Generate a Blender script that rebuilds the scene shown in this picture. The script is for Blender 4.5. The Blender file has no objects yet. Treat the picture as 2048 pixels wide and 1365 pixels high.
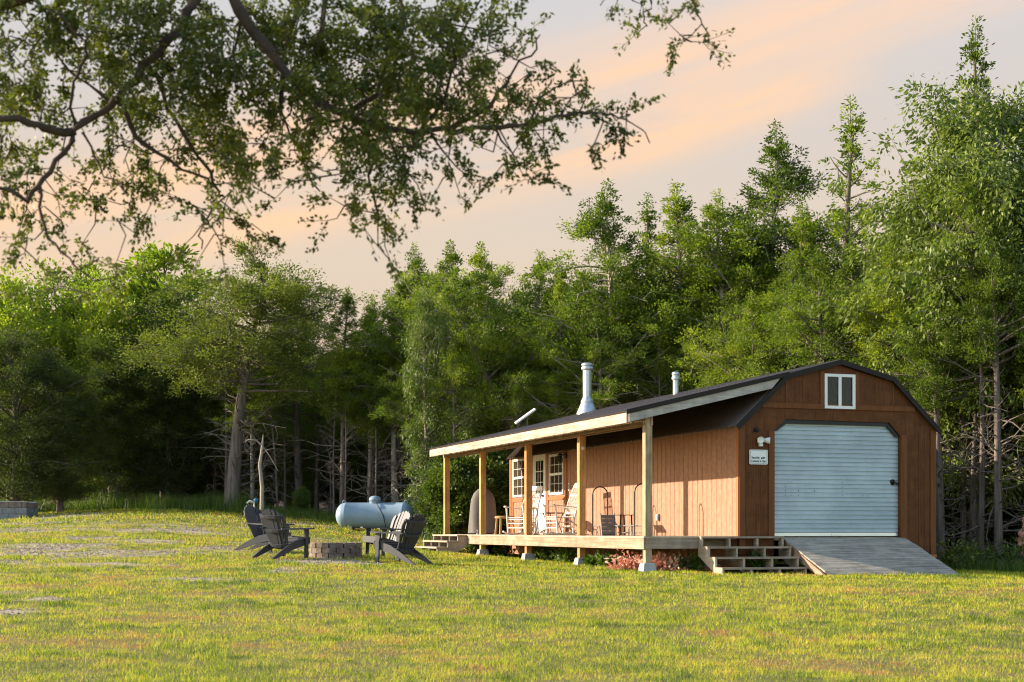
import bpy, math, random
import numpy as np
from mathutils import Vector, Matrix

# ------------------------------------------------------------------ camera, sky, sun, exposure
sc = bpy.context.scene
COL = sc.collection
EZ = 1.4                      # eye height; F = focal length in photo pixels
F = 3000.0
cam = bpy.data.cameras.new('camera'); camo = bpy.data.objects.new('camera', cam); COL.objects.link(camo)
camo.location = (0, 0, EZ); camo.rotation_euler = (math.radians(90), 0, 0)
cam.sensor_width = 36; cam.lens = F / 2048 * 36; cam.shift_y = 377.5 / 2048; cam.clip_end = 3000; cam.clip_start = .1
cam.dof.use_dof = True; cam.dof.focus_distance = 29; cam.dof.aperture_fstop = 4.5
sc.camera = camo
SUNDIR = Vector((.98 * math.cos(math.radians(20)), -.2 * math.cos(math.radians(20)), -math.sin(math.radians(20))))
sun = bpy.data.lights.new('sun', 'SUN'); suno = bpy.data.objects.new('sun', sun); COL.objects.link(suno)
sun.energy = 5.0; sun.angle = math.radians(.5); sun.color = (1, .86, .67)
suno.rotation_euler = SUNDIR.to_track_quat('-Z', 'Y').to_euler(); suno.location = (-20, 5, 20)

world = bpy.data.worlds.new('World'); sc.world = world; world.use_nodes = True
nt = world.node_tree; nt.nodes.clear()
def N(t, typ, **kw):
    n = t.nodes.new(typ)
    for k, v in kw.items():
        if k.startswith('_'): setattr(n, k[1:], v)
        else: n.inputs[k].default_value = v
    return n
def lk(t, a, b): t.links.new(a, b)
def ramp(t, fac, stops, interp='LINEAR'):
    r = t.nodes.new('ShaderNodeValToRGB'); r.color_ramp.interpolation = interp
    while len(r.color_ramp.elements) < len(stops): r.color_ramp.elements.new(.5)
    for e, (p, c) in zip(r.color_ramp.elements, stops):
        e.position = p; e.color = (*c, 1) if len(c) == 3 else c
    lk(t, fac, r.inputs[0]); return r
def math_(t, op, a, b=None, c=None):
    m = t.nodes.new('ShaderNodeMath'); m.operation = op
    for i, v in enumerate((a, b, c)):
        if v is None: continue
        if isinstance(v, (int, float)): m.inputs[i].default_value = v
        else: lk(t, v, m.inputs[i])
    return m.outputs[0]
sky = nt.nodes.new('ShaderNodeTexSky'); sky.sky_type = 'NISHITA'; sky.sun_disc = False
sky.sun_elevation = math.radians(20); sky.sun_rotation = math.radians(281.5); sky.air_density = 1.0; sky.dust_density = 1.0
geo = nt.nodes.new('ShaderNodeTexCoord')
sep = nt.nodes.new('ShaderNodeSeparateXYZ'); lk(nt, geo.outputs['Generated'], sep.inputs[0])
# high evening cloud deck over the woods: gradient by elevation plus slanting peach streaks
base = ramp(nt, sep.outputs[2], [(0, (.40, .29, .19)), (.09, (.40, .30, .215)), (.17, (.40, .33, .26)), (.26, (.36, .325, .30)), (.36, (.325, .335, .355))])
u = math_(nt, 'MULTIPLY', sep.outputs[0], -.23); slant = math_(nt, 'ADD', sep.outputs[2], u)      # streaks climb to the right
mapc = nt.nodes.new('ShaderNodeCombineXYZ')
lk(nt, math_(nt, 'MULTIPLY', sep.outputs[0], 1.6), mapc.inputs[0]); lk(nt, math_(nt, 'MULTIPLY', slant, 11.0), mapc.inputs[1])
cn = N(nt, 'ShaderNodeTexNoise', Scale=2.1, Detail=8.0, Roughness=.58, Distortion=.5); lk(nt, mapc.outputs[0], cn.inputs['Vector'])
def band(c, w):
    d = math_(nt, 'DIVIDE', math_(nt, 'SUBTRACT', slant, c), w); d2 = math_(nt, 'MULTIPLY', d, d)
    return math_(nt, 'POWER', 2.718, math_(nt, 'MULTIPLY', d2, -1.0))
wob = math_(nt, 'MULTIPLY', math_(nt, 'SUBTRACT', cn.outputs[0], .5), 3.0)
fadeR = math_(nt, 'SMOOTHSTEP' if False else 'MULTIPLY', 1.0, 1.0)
mr = nt.nodes.new('ShaderNodeMapRange'); mr.inputs[1].default_value = .11; mr.inputs[2].default_value = .24; mr.inputs[3].default_value = 1; mr.inputs[4].default_value = 0
lk(nt, sep.outputs[0], mr.inputs[0])
ml = nt.nodes.new('ShaderNodeMapRange'); ml.inputs[1].default_value = -.24; ml.inputs[2].default_value = -.04; lk(nt, sep.outputs[0], ml.inputs[0])
b1 = math_(nt, 'MULTIPLY', math_(nt, 'MULTIPLY', band(.232, .015), mr.outputs[0]), math_(nt, 'ADD', math_(nt, 'MULTIPLY', ml.outputs[0], .85), .25)); b2 = math_(nt, 'MULTIPLY', band(.276, .026), .6)
bs = math_(nt, 'MULTIPLY', math_(nt, 'ADD', b1, b2), math_(nt, 'ADD', wob, .62)); bs.node.use_clamp = True
mx = nt.nodes.new('ShaderNodeMixRGB'); lk(nt, bs, mx.inputs[0]); lk(nt, base.outputs[0], mx.inputs[1]); mx.inputs[2].default_value = (.66, .37, .17, 1)
# the cloud deck ends higher up and behind the viewer, where the clear sky takes over
elev = nt.nodes.new('ShaderNodeMapRange'); elev.inputs[1].default_value = .36; elev.inputs[2].default_value = .6; elev.inputs[3].default_value = 1; elev.inputs[4].default_value = 0
lk(nt, sep.outputs[2], elev.inputs[0])
fwd = nt.nodes.new('ShaderNodeMapRange'); fwd.inputs[1].default_value = -.3; fwd.inputs[2].default_value = .5; lk(nt, sep.outputs[1], fwd.inputs[0])
cf = math_(nt, 'MULTIPLY', elev.outputs[0], fwd.outputs[0])
skm = nt.nodes.new('ShaderNodeMixRGB'); skm.blend_type = 'MULTIPLY'; skm.inputs[0].default_value = 1
lk(nt, sky.outputs[0], skm.inputs[1]); skm.inputs[2].default_value = (.20, .195, .185, 1)
m2 = nt.nodes.new('ShaderNodeMixRGB'); lk(nt, cf, m2.inputs[0]); lk(nt, skm.outputs[0], m2.inputs[1]); lk(nt, mx.outputs[0], m2.inputs[2])
bg = nt.nodes.new('ShaderNodeBackground'); bg.inputs[1].default_value = .88; lk(nt, m2.outputs[0], bg.inputs[0])
wo = nt.nodes.new('ShaderNodeOutputWorld'); lk(nt, bg.outputs[0], wo.inputs[0])

vs = sc.view_settings; vs.view_transform = 'Standard'; vs.look = 'None'; vs.exposure = 1.2; vs.gamma = 1
sc.cycles.max_bounces = 6; sc.cycles.diffuse_bounces = 3; sc.cycles.glossy_bounces = 2; sc.cycles.transmission_bounces = 4
sc.cycles.transparent_max_bounces = 6; sc.cycles.use_denoising = True; sc.cycles.caustics_reflective = False; sc.cycles.caustics_refractive = False
sc.cycles.sample_clamp_indirect = 4; sc.cycles.filter_width = 1.15

R = random.Random(7)
rng = np.random.default_rng(11)

# ------------------------------------------------------------------ materials
def new_mat(name):
    m = bpy.data.materials.new(name); m.use_nodes = True; t = m.node_tree; t.nodes.clear()
    o = t.nodes.new('ShaderNodeOutputMaterial'); return m, t, o
def pm(name, c1, c2=None, scale=(3, 3, 3), rough=.7, metal=0, bump=.0, detail=5, fine=None, spec=.35, contrast=(.3, .7)):
    """procedural principled: two tones mixed by stretched noise in object space, with matching bump"""
    m, t, o = new_mat(name)
    p = N(t, 'ShaderNodeBsdfPrincipled', Roughness=rough, Metallic=metal); p.inputs['Specular IOR Level'].default_value = spec
    c2 = c2 or tuple(x * .8 for x in c1)
    tc = t.nodes.new('ShaderNodeTexCoord'); mp = t.nodes.new('ShaderNodeMapping'); mp.inputs['Scale'].default_value = scale
    lk(t, tc.outputs['Object'], mp.inputs[0])
    n = N(t, 'ShaderNodeTexNoise', Scale=1.0, Detail=float(detail), Roughness=.6); lk(t, mp.outputs[0], n.inputs['Vector'])
    r = ramp(t, n.outputs[0], [(contrast[0], c1), (contrast[1], c2)])
    colo = r.outputs[0]
    if fine:
        n2 = N(t, 'ShaderNodeTexNoise', Scale=fine[0], Detail=3.0, Roughness=.7); lk(t, tc.outputs['Object'], n2.inputs['Vector'])
        mm = t.nodes.new('ShaderNodeMixRGB'); mm.blend_type = 'MULTIPLY'; mm.inputs[0].default_value = fine[1]
        lk(t, colo, mm.inputs[1]); rr = ramp(t, n2.outputs[0], [(.3, (.35, .35, .35)), (.65, (1.25, 1.25, 1.25))]); lk(t, rr.outputs[0], mm.inputs[2]); colo = mm.outputs[0]
    lk(t, colo, p.inputs['Base Color'])
    if bump:
        b = N(t, 'ShaderNodeBump', Strength=bump, Distance=.01); lk(t, n.outputs[0], b.inputs['Height']); lk(t, b.outputs[0], p.inputs['Normal'])
    lk(t, p.outputs[0], o.inputs[0]); return m
def leafmat(name, ca, cb, cc, trans=.35, rough=.5, spec=.3, tcol=(1.3, 1.5, .5), nscale=.7):
    """leaves: tone from a per-leaf attribute, broad clump noise and per-object random"""
    m, t, o = new_mat(name)
    at = t.nodes.new('ShaderNodeAttribute'); at.attribute_name = 'rnd'
    tc = t.nodes.new('ShaderNodeTexCoord'); n = N(t, 'ShaderNodeTexNoise', Scale=nscale, Detail=3.0); lk(t, tc.outputs['Object'], n.inputs['Vector'])
    oi = t.nodes.new('ShaderNodeObjectInfo')
    f = math_(t, 'ADD', math_(t, 'MULTIPLY', at.outputs['Fac'], .45), math_(t, 'MULTIPLY', n.outputs[0], .55))
    f = math_(t, 'ADD', f, math_(t, 'MULTIPLY', math_(t, 'SUBTRACT', oi.outputs['Random'], .5), .3))
    r = ramp(t, f, [(.18, ca), (.5, cb), (.82, cc)])
    p = N(t, 'ShaderNodeBsdfPrincipled', Roughness=rough); p.inputs['Specular IOR Level'].default_value = spec; lk(t, r.outputs[0], p.inputs['Base Color'])
    tr = t.nodes.new('ShaderNodeBsdfTranslucent'); mu = t.nodes.new('ShaderNodeMixRGB'); mu.blend_type = 'MULTIPLY'; mu.inputs[0].default_value = 1
    lk(t, r.outputs[0], mu.inputs[1]); mu.inputs[2].default_value = (*tcol, 1); lk(t, mu.outputs[0], tr.inputs[0])
    mx = t.nodes.new('ShaderNodeMixShader'); mx.inputs[0].default_value = trans; lk(t, p.outputs[0], mx.inputs[1]); lk(t, tr.outputs[0], mx.inputs[2])
    lk(t, mx.outputs[0], o.inputs[0]); return m

M = {}
def woodtones(name, c1, c2, ax, **k):       # grain runs along axis ax
    s = [28, 28, 28]; s[ax] = 1.3
    return pm(name, c1, c2, tuple(s), rough=.75, bump=.25, fine=(3.0, .5), **k)
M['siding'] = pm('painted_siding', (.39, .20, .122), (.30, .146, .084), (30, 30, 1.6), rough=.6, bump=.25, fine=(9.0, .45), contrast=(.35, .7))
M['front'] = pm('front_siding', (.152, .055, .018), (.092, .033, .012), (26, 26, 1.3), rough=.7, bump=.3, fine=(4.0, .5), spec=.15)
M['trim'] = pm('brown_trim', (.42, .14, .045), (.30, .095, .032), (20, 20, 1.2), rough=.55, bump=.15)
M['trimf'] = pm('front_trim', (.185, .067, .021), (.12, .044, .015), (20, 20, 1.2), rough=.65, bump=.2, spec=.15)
M['roof'] = pm('brown_metal_roof', (.125, .090, .072), (.095, .070, .058), (.8, .8, 3), rough=.42, metal=.0, spec=.5)
M['rooftrim'] = pm('dark_metal_trim', (.024, .018, .013), (.016, .012, .009), (2, 2, 2), rough=.6, spec=.2)
M['woodY'] = woodtones('rim_wood', (.42, .285, .19), (.30, .185, .11), 1, contrast=(.38, .62))
M['woodF'] = woodtones('weathered_fascia_wood', (.47, .375, .30), (.33, .24, .17), 1, contrast=(.38, .62))
M['woodX'] = woodtones('weathered_wood_across', (.36, .29, .22), (.22, .18, .145), 0)
M['woodZ'] = woodtones('post_wood', (.58, .30, .105), (.40, .185, .055), 2, contrast=(.35, .65))
M['postgrey'] = woodtones('grey_post_wood', (.44, .31, .185), (.27, .18, .10), 2, contrast=(.35, .65))
M['greyX'] = woodtones('grey_wood_across', (.36, .275, .20), (.21, .155, .115), 0)
M['greyL'] = woodtones('light_grey_board', (.47, .42, .375), (.32, .28, .245), 0, contrast=(.35, .65))
M['greyY'] = woodtones('grey_wood_along', (.46, .36, .27), (.28, .21, .15), 1)
M['deck'] = woodtones('deck_wood', (.50, .39, .28), (.34, .26, .18), 1)
M['ramp'] = woodtones('ramp_wood', (.50, .43, .35), (.19, .165, .135), 0, contrast=(.32, .68))
M['white'] = pm('white_paint', (.80, .79, .75), (.72, .71, .68), (4, 4, 4), rough=.45)
M['rocker'] = pm('worn_white_paint', (.78, .73, .66), (.60, .50, .40), (9, 9, 9), rough=.55, contrast=(.45, .75))
M['door'] = pm('door_sheet', (.43, .50, .535), (.35, .42, .455), (.8, 3, 1.6), rough=.42, spec=.4, fine=(2.5, .18), contrast=(.35, .65))
M['black'] = pm('black_plastic', (.010, .010, .010), (.007, .007, .007), (5, 5, 5), rough=.5)
M['steel'] = pm('steel', (.62, .63, .64), (.5, .51, .52), (2, 2, 6), rough=.32, metal=.85)
M['alu'] = pm('flue_metal', (.66, .68, .70), (.50, .53, .56), (5, 5, 12), rough=.38, metal=.65, contrast=(.35, .65))
M['concrete'] = pm('concrete', (.42, .41, .39), (.30, .30, .29), (8, 8, 8), rough=.9, bump=.4, fine=(40., .5))
M['cinder'] = pm('cinder_block', (.26, .265, .27), (.17, .175, .18), (7, 7, 7), rough=.95, bump=.5, fine=(35., .6))
M['paver'] = pm('brown_wall_block', (.28, .21, .17), (.15, .115, .095), (3, 3, 3), rough=.95, bump=.5, fine=(30., .7), contrast=(.35, .6))
M['chair'] = pm('grey_chair_plastic', (.042, .045, .054), (.029, .031, .038), (5, 5, 14), rough=.5, bump=.1, spec=.4)
M['tank'] = pm('tank_paint', (.25, .335, .42), (.21, .29, .37), (1.4, 1.4, 1.4), rough=.45, spec=.4, fine=(4., .12))
M['cover'] = pm('grey_cover', (.17, .15, .135), (.12, .105, .095), (5, 5, 2), rough=.9, bump=.6)
M['bronze'] = pm('bronze', (.05, .035, .022), (.03, .022, .015), (5, 5, 5), rough=.4, metal=.5)
M['log'] = pm('log_wood', (.42, .25, .11), (.25, .14, .06), (10, 10, 3), rough=.8)
M['wire'] = pm('black_metal_tube', (.035, .03, .027), (.02, .018, .016), (5, 5, 5), rough=.45, metal=.4)
M['slate'] = pm('grey_slats', (.24, .21, .19), (.13, .115, .105), (14, 14, 14), rough=.7)
M['sign'] = pm('sign_face', (.76, .77, .75), (.72, .73, .72), (3, 3, 3), rough=.4)
M['blue'] = pm('blue_plastic', (.02, .13, .22), (.015, .09, .16), (3, 3, 3), rough=.5)
M['stone'] = pm('gravel_stone', (.42, .36, .28), (.19, .155, .115), (1.5, 1.5, 1.5), rough=.95, fine=(25., .5))
M['bark'] = pm('cedar_bark', (.20, .155, .125), (.085, .066, .055), (16, 16, 1.6), rough=.95, bump=.7, contrast=(.35, .65))
M['barkpale'] = pm('pale_dead_wood', (.40, .335, .27), (.20, .165, .135), (9, 9, 1.5), rough=.9, bump=.4)
M['barkdec'] = pm('grey_bark', (.25, .225, .19), (.12, .105, .09), (9, 9, 2), rough=.95, bump=.5)
M['twig'] = pm('near_branch_bark', (.085, .054, .036), (.034, .024, .018), (14, 14, 14), rough=.95, bump=.5)
M['cedar'] = leafmat('cedar_foliage', (.036, .056, .011), (.128, .178, .022), (.31, .335, .032), trans=.40, rough=.6, spec=.2)
M['cedarold'] = leafmat('bronze_cedar_foliage', (.036, .050, .017), (.095, .120, .028), (.19, .21, .038), trans=.36, rough=.6, spec=.2)
M['leafbig'] = leafmat('broad_leaves', (.042, .064, .015), (.098, .138, .025), (.20, .235, .042), trans=.30, rough=.5, spec=.3)
M['leafyel'] = leafmat('yellow_green_leaves', (.08, .12, .014), (.18, .24, .022), (.33, .35, .03), trans=.42, rough=.5)
M['near'] = leafmat('near_leaves', (.020, .031, .010), (.052, .070, .014), (.16, .165, .024), trans=.30, rough=.5, nscale=3.5)
M['herb'] = leafmat('herb_leaves', (.040, .072, .014), (.085, .135, .02), (.14, .20, .035), trans=.35, rough=.5, nscale=3)
M['red'] = leafmat('red_leaves', (.50, .18, .10), (.66, .34, .24), (.78, .52, .40), trans=.25, rough=.6, tcol=(1.2, .9, .8), nscale=4)
M['grasstall'] = leafmat('tall_grass', (.05, .085, .012), (.09, .14, .02), (.15, .20, .03), trans=.35, rough=.5)

m, t, o = new_mat('window_glass'); M['glass'] = m
g = N(t, 'ShaderNodeBsdfPrincipled', Roughness=.03); g.inputs['Base Color'].default_value = (.02, .022, .022, 1); g.inputs['Specular IOR Level'].default_value = .5
tr = t.nodes.new('ShaderNodeBsdfTransparent'); tr.inputs[0].default_value = (.55, .60, .57, 1)
mx = t.nodes.new('ShaderNodeMixShader'); mx.inputs[0].default_value = .35; lk(t, tr.outputs[0], mx.inputs[1]); lk(t, g.outputs[0], mx.inputs[2]); lk(t, mx.outputs[0], o.inputs[0])
m, t, o = new_mat('lamp_glow'); M['glow'] = m
e = t.nodes.new('ShaderNodeEmission'); e.inputs[0].default_value = (1, .62, .25, 1); e.inputs[1].default_value = 7; lk(t, e.outputs[0], o.inputs[0])

# ------------------------------------------------------------------ mesh helpers
def mesh_np(name, V, Fc, mat, parent=None, rnd=None, smooth=False):
    me = bpy.data.meshes.new(name); V = np.ascontiguousarray(V, dtype=np.float32); n, k = Fc.shape
    me.vertices.add(len(V)); me.vertices.foreach_set('co', V.ravel())
    me.loops.add(n * k); me.loops.foreach_set('vertex_index', np.ascontiguousarray(Fc, dtype=np.int32).ravel())
    me.polygons.add(n); me.polygons.foreach_set('loop_start', np.arange(0, n * k, k, dtype=np.int32)); me.polygons.foreach_set('loop_total', np.full(n, k, dtype=np.int32))
    me.update(calc_edges=True)
    if rnd is not None:
        a = me.attributes.new('rnd', 'FLOAT', 'POINT'); a.data.foreach_set('value', np.ascontiguousarray(rnd, dtype=np.float32))
    if smooth: me.polygons.foreach_set('use_smooth', np.ones(n, dtype=bool))
    me.materials.append(mat)
    ob = bpy.data.objects.new(name, me); COL.objects.link(ob)
    if parent: ob.parent = parent
    return ob
class MB:
    def __init__(s): s.v = []; s.f = []; s.sm = []
    def add(s, vs, fs, smooth=False):
        b = len(s.v); s.v += [tuple(v) for v in vs]; s.f += [tuple(b + i for i in f) for f in fs]; s.sm += [smooth] * len(fs); return s
    def box(s, x0, x1, y0, y1, z0, z1, mat=None):
        vs = [Vector(p) for p in ((x0, y0, z0), (x1, y0, z0), (x1, y1, z0), (x0, y1, z0), (x0, y0, z1), (x1, y0, z1), (x1, y1, z1), (x0, y1, z1))]
        if mat: vs = [mat @ v for v in vs]
        return s.add(vs, [(0, 3, 2, 1), (4, 5, 6, 7), (0, 1, 5, 4), (1, 2, 6, 5), (2, 3, 7, 6), (3, 0, 4, 7)])
    def bar(s, p, q, w, h, up=(0, 0, 1)):       # rectangular bar from p to q
        p = Vector(p); q = Vector(q); d = (q - p).normalized(); sd = d.cross(Vector(up))
        if sd.length < 1e-4: sd = d.cross(Vector((1, 0, 0)))
        sd.normalize(); u = sd.cross(d); vs = []
        for c in (p, q):
            for a, b in ((-1, -1), (1, -1), (1, 1), (-1, 1)): vs.append(c + sd * (a * w / 2) + u * (b * h / 2))
        return s.add(vs, [(3, 2, 1, 0), (4, 5, 6, 7), (0, 1, 5, 4), (1, 2, 6, 5), (2, 3, 7, 6), (3, 0, 4, 7)])
    def tube(s, pts, rad, n=8, cap=True):
        pts = [Vector(p) for p in pts]; rs = rad if isinstance(rad, (list, tuple)) else [rad] * len(pts); vs = []; fs = []
        ref = Vector((.13, .31, .94))
        for i, p in enumerate(pts):
            d = (pts[min(i + 1, len(pts) - 1)] - pts[max(i - 1, 0)]).normalized()
            a = d.cross(ref)
            if a.length < .1: a = d.cross(Vector((1, 0, 0)))
            a.normalize(); b = d.cross(a)
            for k in range(n):
                an = 2 * math.pi * k / n; vs.append(p + (a * math.cos(an) + b * math.sin(an)) * rs[i])
        for i in range(len(pts) - 1):
            for k in range(n): fs.append((i * n + k, i * n + (k + 1) % n, (i + 1) * n + (k + 1) % n, (i + 1) * n + k))
        s.add(vs, fs, True)
        if cap:
            s.add(vs[:n], [tuple(range(n))[::-1]]); s.add(vs[-n:], [tuple(range(n))])
        return s
    def lathe(s, prof, c=(0, 0, 0), n=24, axis='z', mat=None):      # prof (r, h)
        vs = []; fs = []
        for r, h in prof:
            for k in range(n):
                a = 2 * math.pi * k / n; x, y = r * math.cos(a), r * math.sin(a)
                p = Vector((x, y, h)) if axis == 'z' else (Vector((h, x, y)) if axis == 'x' else Vector((x, h, y)))
                p = p + Vector(c); vs.append(mat @ p if mat else p)
        for i in range(len(prof) - 1):
            for k in range(n): fs.append((i * n + k, i * n + (k + 1) % n, (i + 1) * n + (k + 1) % n, (i + 1) * n + k))
        s.add(vs, fs, True); s.add(vs[:n], [tuple(range(n))[::-1]]); s.add(vs[-n:], [tuple(range(n))]); return s
    def prism(s, poly, y0, y1, plane='xz', mat=None):
        def P(a, b, c): return {'xz': (a, c, b), 'yz': (c, a, b), 'xy': (a, b, c)}[plane]
        n = len(poly); vs = [Vector(P(a, b, y0)) for a, b in poly] + [Vector(P(a, b, y1)) for a, b in poly]
        if mat: vs = [mat @ v for v in vs]
        return s.add(vs, [tuple(range(n)), tuple(range(2 * n - 1, n - 1, -1))] + [(i, i + n, (i + 1) % n + n, (i + 1) % n) for i in range(n)])
    def build(s, name, mat, parent=None, bevel=0):
        me = bpy.data.meshes.new(name); me.from_pydata(s.v, [], s.f); me.polygons.foreach_set('use_smooth', s.sm)
        me.materials.append(mat); me.update()
        import bmesh
        bm = bmesh.new(); bm.from_mesh(me); bmesh.ops.recalc_face_normals(bm, faces=bm.faces); bm.to_mesh(me); bm.free()
        ob = bpy.data.objects.new(name, me); COL.objects.link(ob)
        if parent: ob.parent = parent
        if bevel:
            b = ob.modifiers.new('bevel', 'BEVEL'); b.width = bevel; b.segments = 2; b.limit_method = 'ANGLE'
        return ob
def tag(o, label=None, cat=None, group=None, kind=None):
    if label: o['label'] = label
    if cat: o['category'] = cat
    if group: o['group'] = group
    if kind: o['kind'] = kind
    return o
def empty(name, loc=(0, 0, 0), rz=0, **k):
    e = bpy.data.objects.new(name, None); COL.objects.link(e); e.location = loc; e.rotation_euler = (0, 0, rz); e.empty_display_size = .2
    return tag(e, **k)
def dup(o, parent=None):
    c = o.copy(); COL.objects.link(c); c.parent = parent
    for ch in list(o.children): dup(ch, c)
    return c

# ------------------------------------------------------------------ noise and ground height
def vnoise(x, y, seed=0):
    x = np.asarray(x, float); y = np.asarray(y, float)
    xi = np.floor(x).astype(np.int64); yi = np.floor(y).astype(np.int64); xf = x - xi; yf = y - yi
    def h(a, b):
        n = (a * 374761393 + b * 668265263 + seed * 1442695041) & 0xffffffff
        n = ((n ^ (n >> 13)) * 1274126177) & 0xffffffff
        return ((n ^ (n >> 16)) & 0xffff) / 65535.
    u = xf * xf * (3 - 2 * xf); v = yf * yf * (3 - 2 * yf)
    return (h(xi, yi) * (1 - u) + h(xi + 1, yi) * u) * (1 - v) + (h(xi, yi + 1) * (1 - u) + h(xi + 1, yi + 1) * u) * v
def fbm(x, y, seed=0, o=4):
    s = 0; a = .5; w = 0
    for i in range(o): s = s + a * vnoise(x * 2 ** i, y * 2 ** i, seed + i); w += a; a *= .55
    return s / w
CP = np.array([(0, 0, -1.4), (0, 11, -1.14), (-4, 11, -1.08), (4, 11, -1.18), (0, 18, -1.0), (2.5, 27.3, -.80), (3.9, 26.8, -.76), (5.4, 26.7, -.78), (8.3, 27, -.82),
 (9.7, 30, -.87), (14, 32, -.9), (1.2, 30.5, -.755), (.2, 33.6, -.69), (-.7, 36.8, -.65), (-1.8, 39.5, -.56), (0, 40.7, -.66), (-4.4, 28.9, -.57), (-5.7, 31.4, -.43),
 (-2, 28, -.62), (-3.5, 29.6, -.56), (-4.2, 45, -.04), (-7, 50, .42), (-9.5, 50, .66), (-16, 48, .34), (-13, 54, .75), (-9, 26, -.62), (-8, 18, -.88), (0, 60, .35),
 (-22, 60, 1.0), (-30, 45, .4), (10, 45, -.65), (15, 60, -.1), (25, 40, -.8), (20, 10, -1.3), (-20, 10, -1.2), (4, 44, -.55), (6.5, 35, -.78), (8, 20, -1.0), (-2, 35, -.5), (-40, 90, 2), (0, 95, 1.5), (40, 90, 1.5)])
_A = CP[:, :2]; _S = 7.0
_Lm = np.c_[np.ones(len(CP)), _A]; _lc = np.linalg.lstsq(_Lm, CP[:, 2], rcond=None)[0]
_K = np.exp(-((_A[:, None] - _A[None]) ** 2).sum(-1) / (2 * _S ** 2)); _w = np.linalg.solve(_K + .02 * np.eye(len(CP)), CP[:, 2] - _Lm @ _lc)
def gz(x, y):
    x = np.asarray(x, float); y = np.asarray(y, float); q = np.stack([x, y], -1)
    d = ((q[..., None, :] - _A) ** 2).sum(-1)
    far = np.exp(-np.maximum(0, np.hypot(x, y - 30) - 90) ** 2 / 2e3)
    lin = _lc[0] + _lc[1] * np.clip(x, -60, 60) + _lc[2] * np.clip(y, -20, 110)
    z = lin * far + np.exp(-d / (2 * _S ** 2)) @ _w + EZ
    return z
def g1(x, y): return float(gz(x, y))
def W(px, py, D): return Vector(((px - 1024) / F * D, D, EZ + (1060 - py) / F * D))
def GP(px, py):      # where a sight line meets the ground
    for D in np.arange(8, 70, .1):
        p = W(px, py, D)
        if p.z <= g1(p.x, D): return p.x, float(D)
    return (px - 1024) / F * 55, 55.

# gravel patches and dry grass patches, in metres on the lawn
def ell(lst):
    out = []
    for cx, cy, rx, ry in lst:
        x, y = GP(cx, cy); y0 = GP(cx, cy + ry)[1]; y1 = GP(cx, cy - ry)[1]
        out.append((x, y, rx / F * y, max((y1 - y0) / 2, .35)))
    return out
GRAV = ell([(90, 1096, 120, 9), (240, 1108, 110, 8), (130, 1032, 75, 5), (350, 1061, 90, 6), (300, 1083, 60, 4), (420, 1098, 60, 5), (170, 1076, 60, 3), (20, 1225, 45, 6), (370, 1158, 60, 4), (330, 1129, 30, 3), (60, 1062, 70, 4), (670, 1124, 90, 5), (95, 1200, 40, 4), (560, 1140, 30, 4)])
DRY = ell([(230, 1285, 120, 22), (620, 1300, 150, 16), (900, 1335, 110, 16), (330, 1240, 150, 14), (1740, 1340, 90, 14), (760, 1150, 120, 9), (1080, 1225, 160, 9), (1760, 1185, 120, 6), (450, 1190, 140, 9), (1450, 1270, 120, 10)])
def mask(x, y, E, seed, edge=.9):
    r = np.full(np.shape(x), 9.)
    for cx, cy, rx, ry in E: r = np.minimum(r, np.hypot((x - cx) / rx, (y - cy) / ry))
    return np.clip((1.25 - r - (fbm(x * 1.6, y * 1.6, seed) - .5) * 2.2 * edge) * 2.2, 0, 1)
def gravel(x, y):
    zone = np.clip((-1.5 - x) / 3, 0, 1) * np.clip((y - 17) / 6, 0, 1) * np.clip((49 - y) / 4, 0, 1)
    streak = np.clip((fbm(x * .35 + .2 * y, y * 1.1, 31) - .60) * 9, 0, 1) * zone
    return np.maximum(mask(x, y, GRAV, 5), streak) * np.clip((fbm(x * 2.6, y * 2.6, 44) - .26) * 6, 0, 1)
def dry(x, y): return np.maximum(mask(x, y, DRY, 9, 1.2) * .85 * np.clip((fbm(x * 3.3, y * 3.3, 79) - .34) * 4, 0, 1), np.clip((fbm(x * .8, y * .8, 77) - .56) * 5, 0, .7) * np.clip((fbm(x * 3.1, y * 3.1, 78) - .35) * 4, 0, 1))

# ------------------------------------------------------------------ ground
xs = np.unique(np.r_[-1500, -600, -250, np.arange(-120, -26, 6), np.arange(-26, 20, .22), np.arange(20, 126, 6), 250, 600, 1500])
ys = np.unique(np.r_[-400, -100, -30, np.arange(-10, 9, 2), np.arange(9, 62, .22), np.arange(62, 150, 6), 250, 600, 1500, 2500])
X, Y = np.meshgrid(xs, ys); Z = gz(X, Y) + (fbm(X * 1.3, Y * 1.3, 3) - .5) * .05 * ((Y > 9) & (Y < 62))
V = np.stack([X, Y, Z], -1).reshape(-1, 3); nx = len(xs); ny = len(ys)
i = np.arange(nx * ny).reshape(ny, nx); Fc = np.stack([i[:-1, :-1], i[:-1, 1:], i[1:, 1:], i[1:, :-1]], -1).reshape(-1, 4)
m, t, o = new_mat('lawn_soil')
tc = t.nodes.new('ShaderNodeTexCoord'); n1 = N(t, 'ShaderNodeTexNoise', Scale=1.1, Detail=6.0, Roughness=.65); lk(t, tc.outputs['Object'], n1.inputs['Vector'])
n2 = N(t, 'ShaderNodeTexNoise', Scale=22.0, Detail=4.0, Roughness=.7); lk(t, tc.outputs['Object'], n2.inputs['Vector'])
gr = ramp(t, n1.outputs[0], [(.3, (.12, .14, .02)), (.5, (.22, .21, .03)), (.7, (.24, .17, .05))])
soil = ramp(t, n2.outputs[0], [(.3, (.07, .055, .04)), (.7, (.16, .13, .09))])
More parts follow.
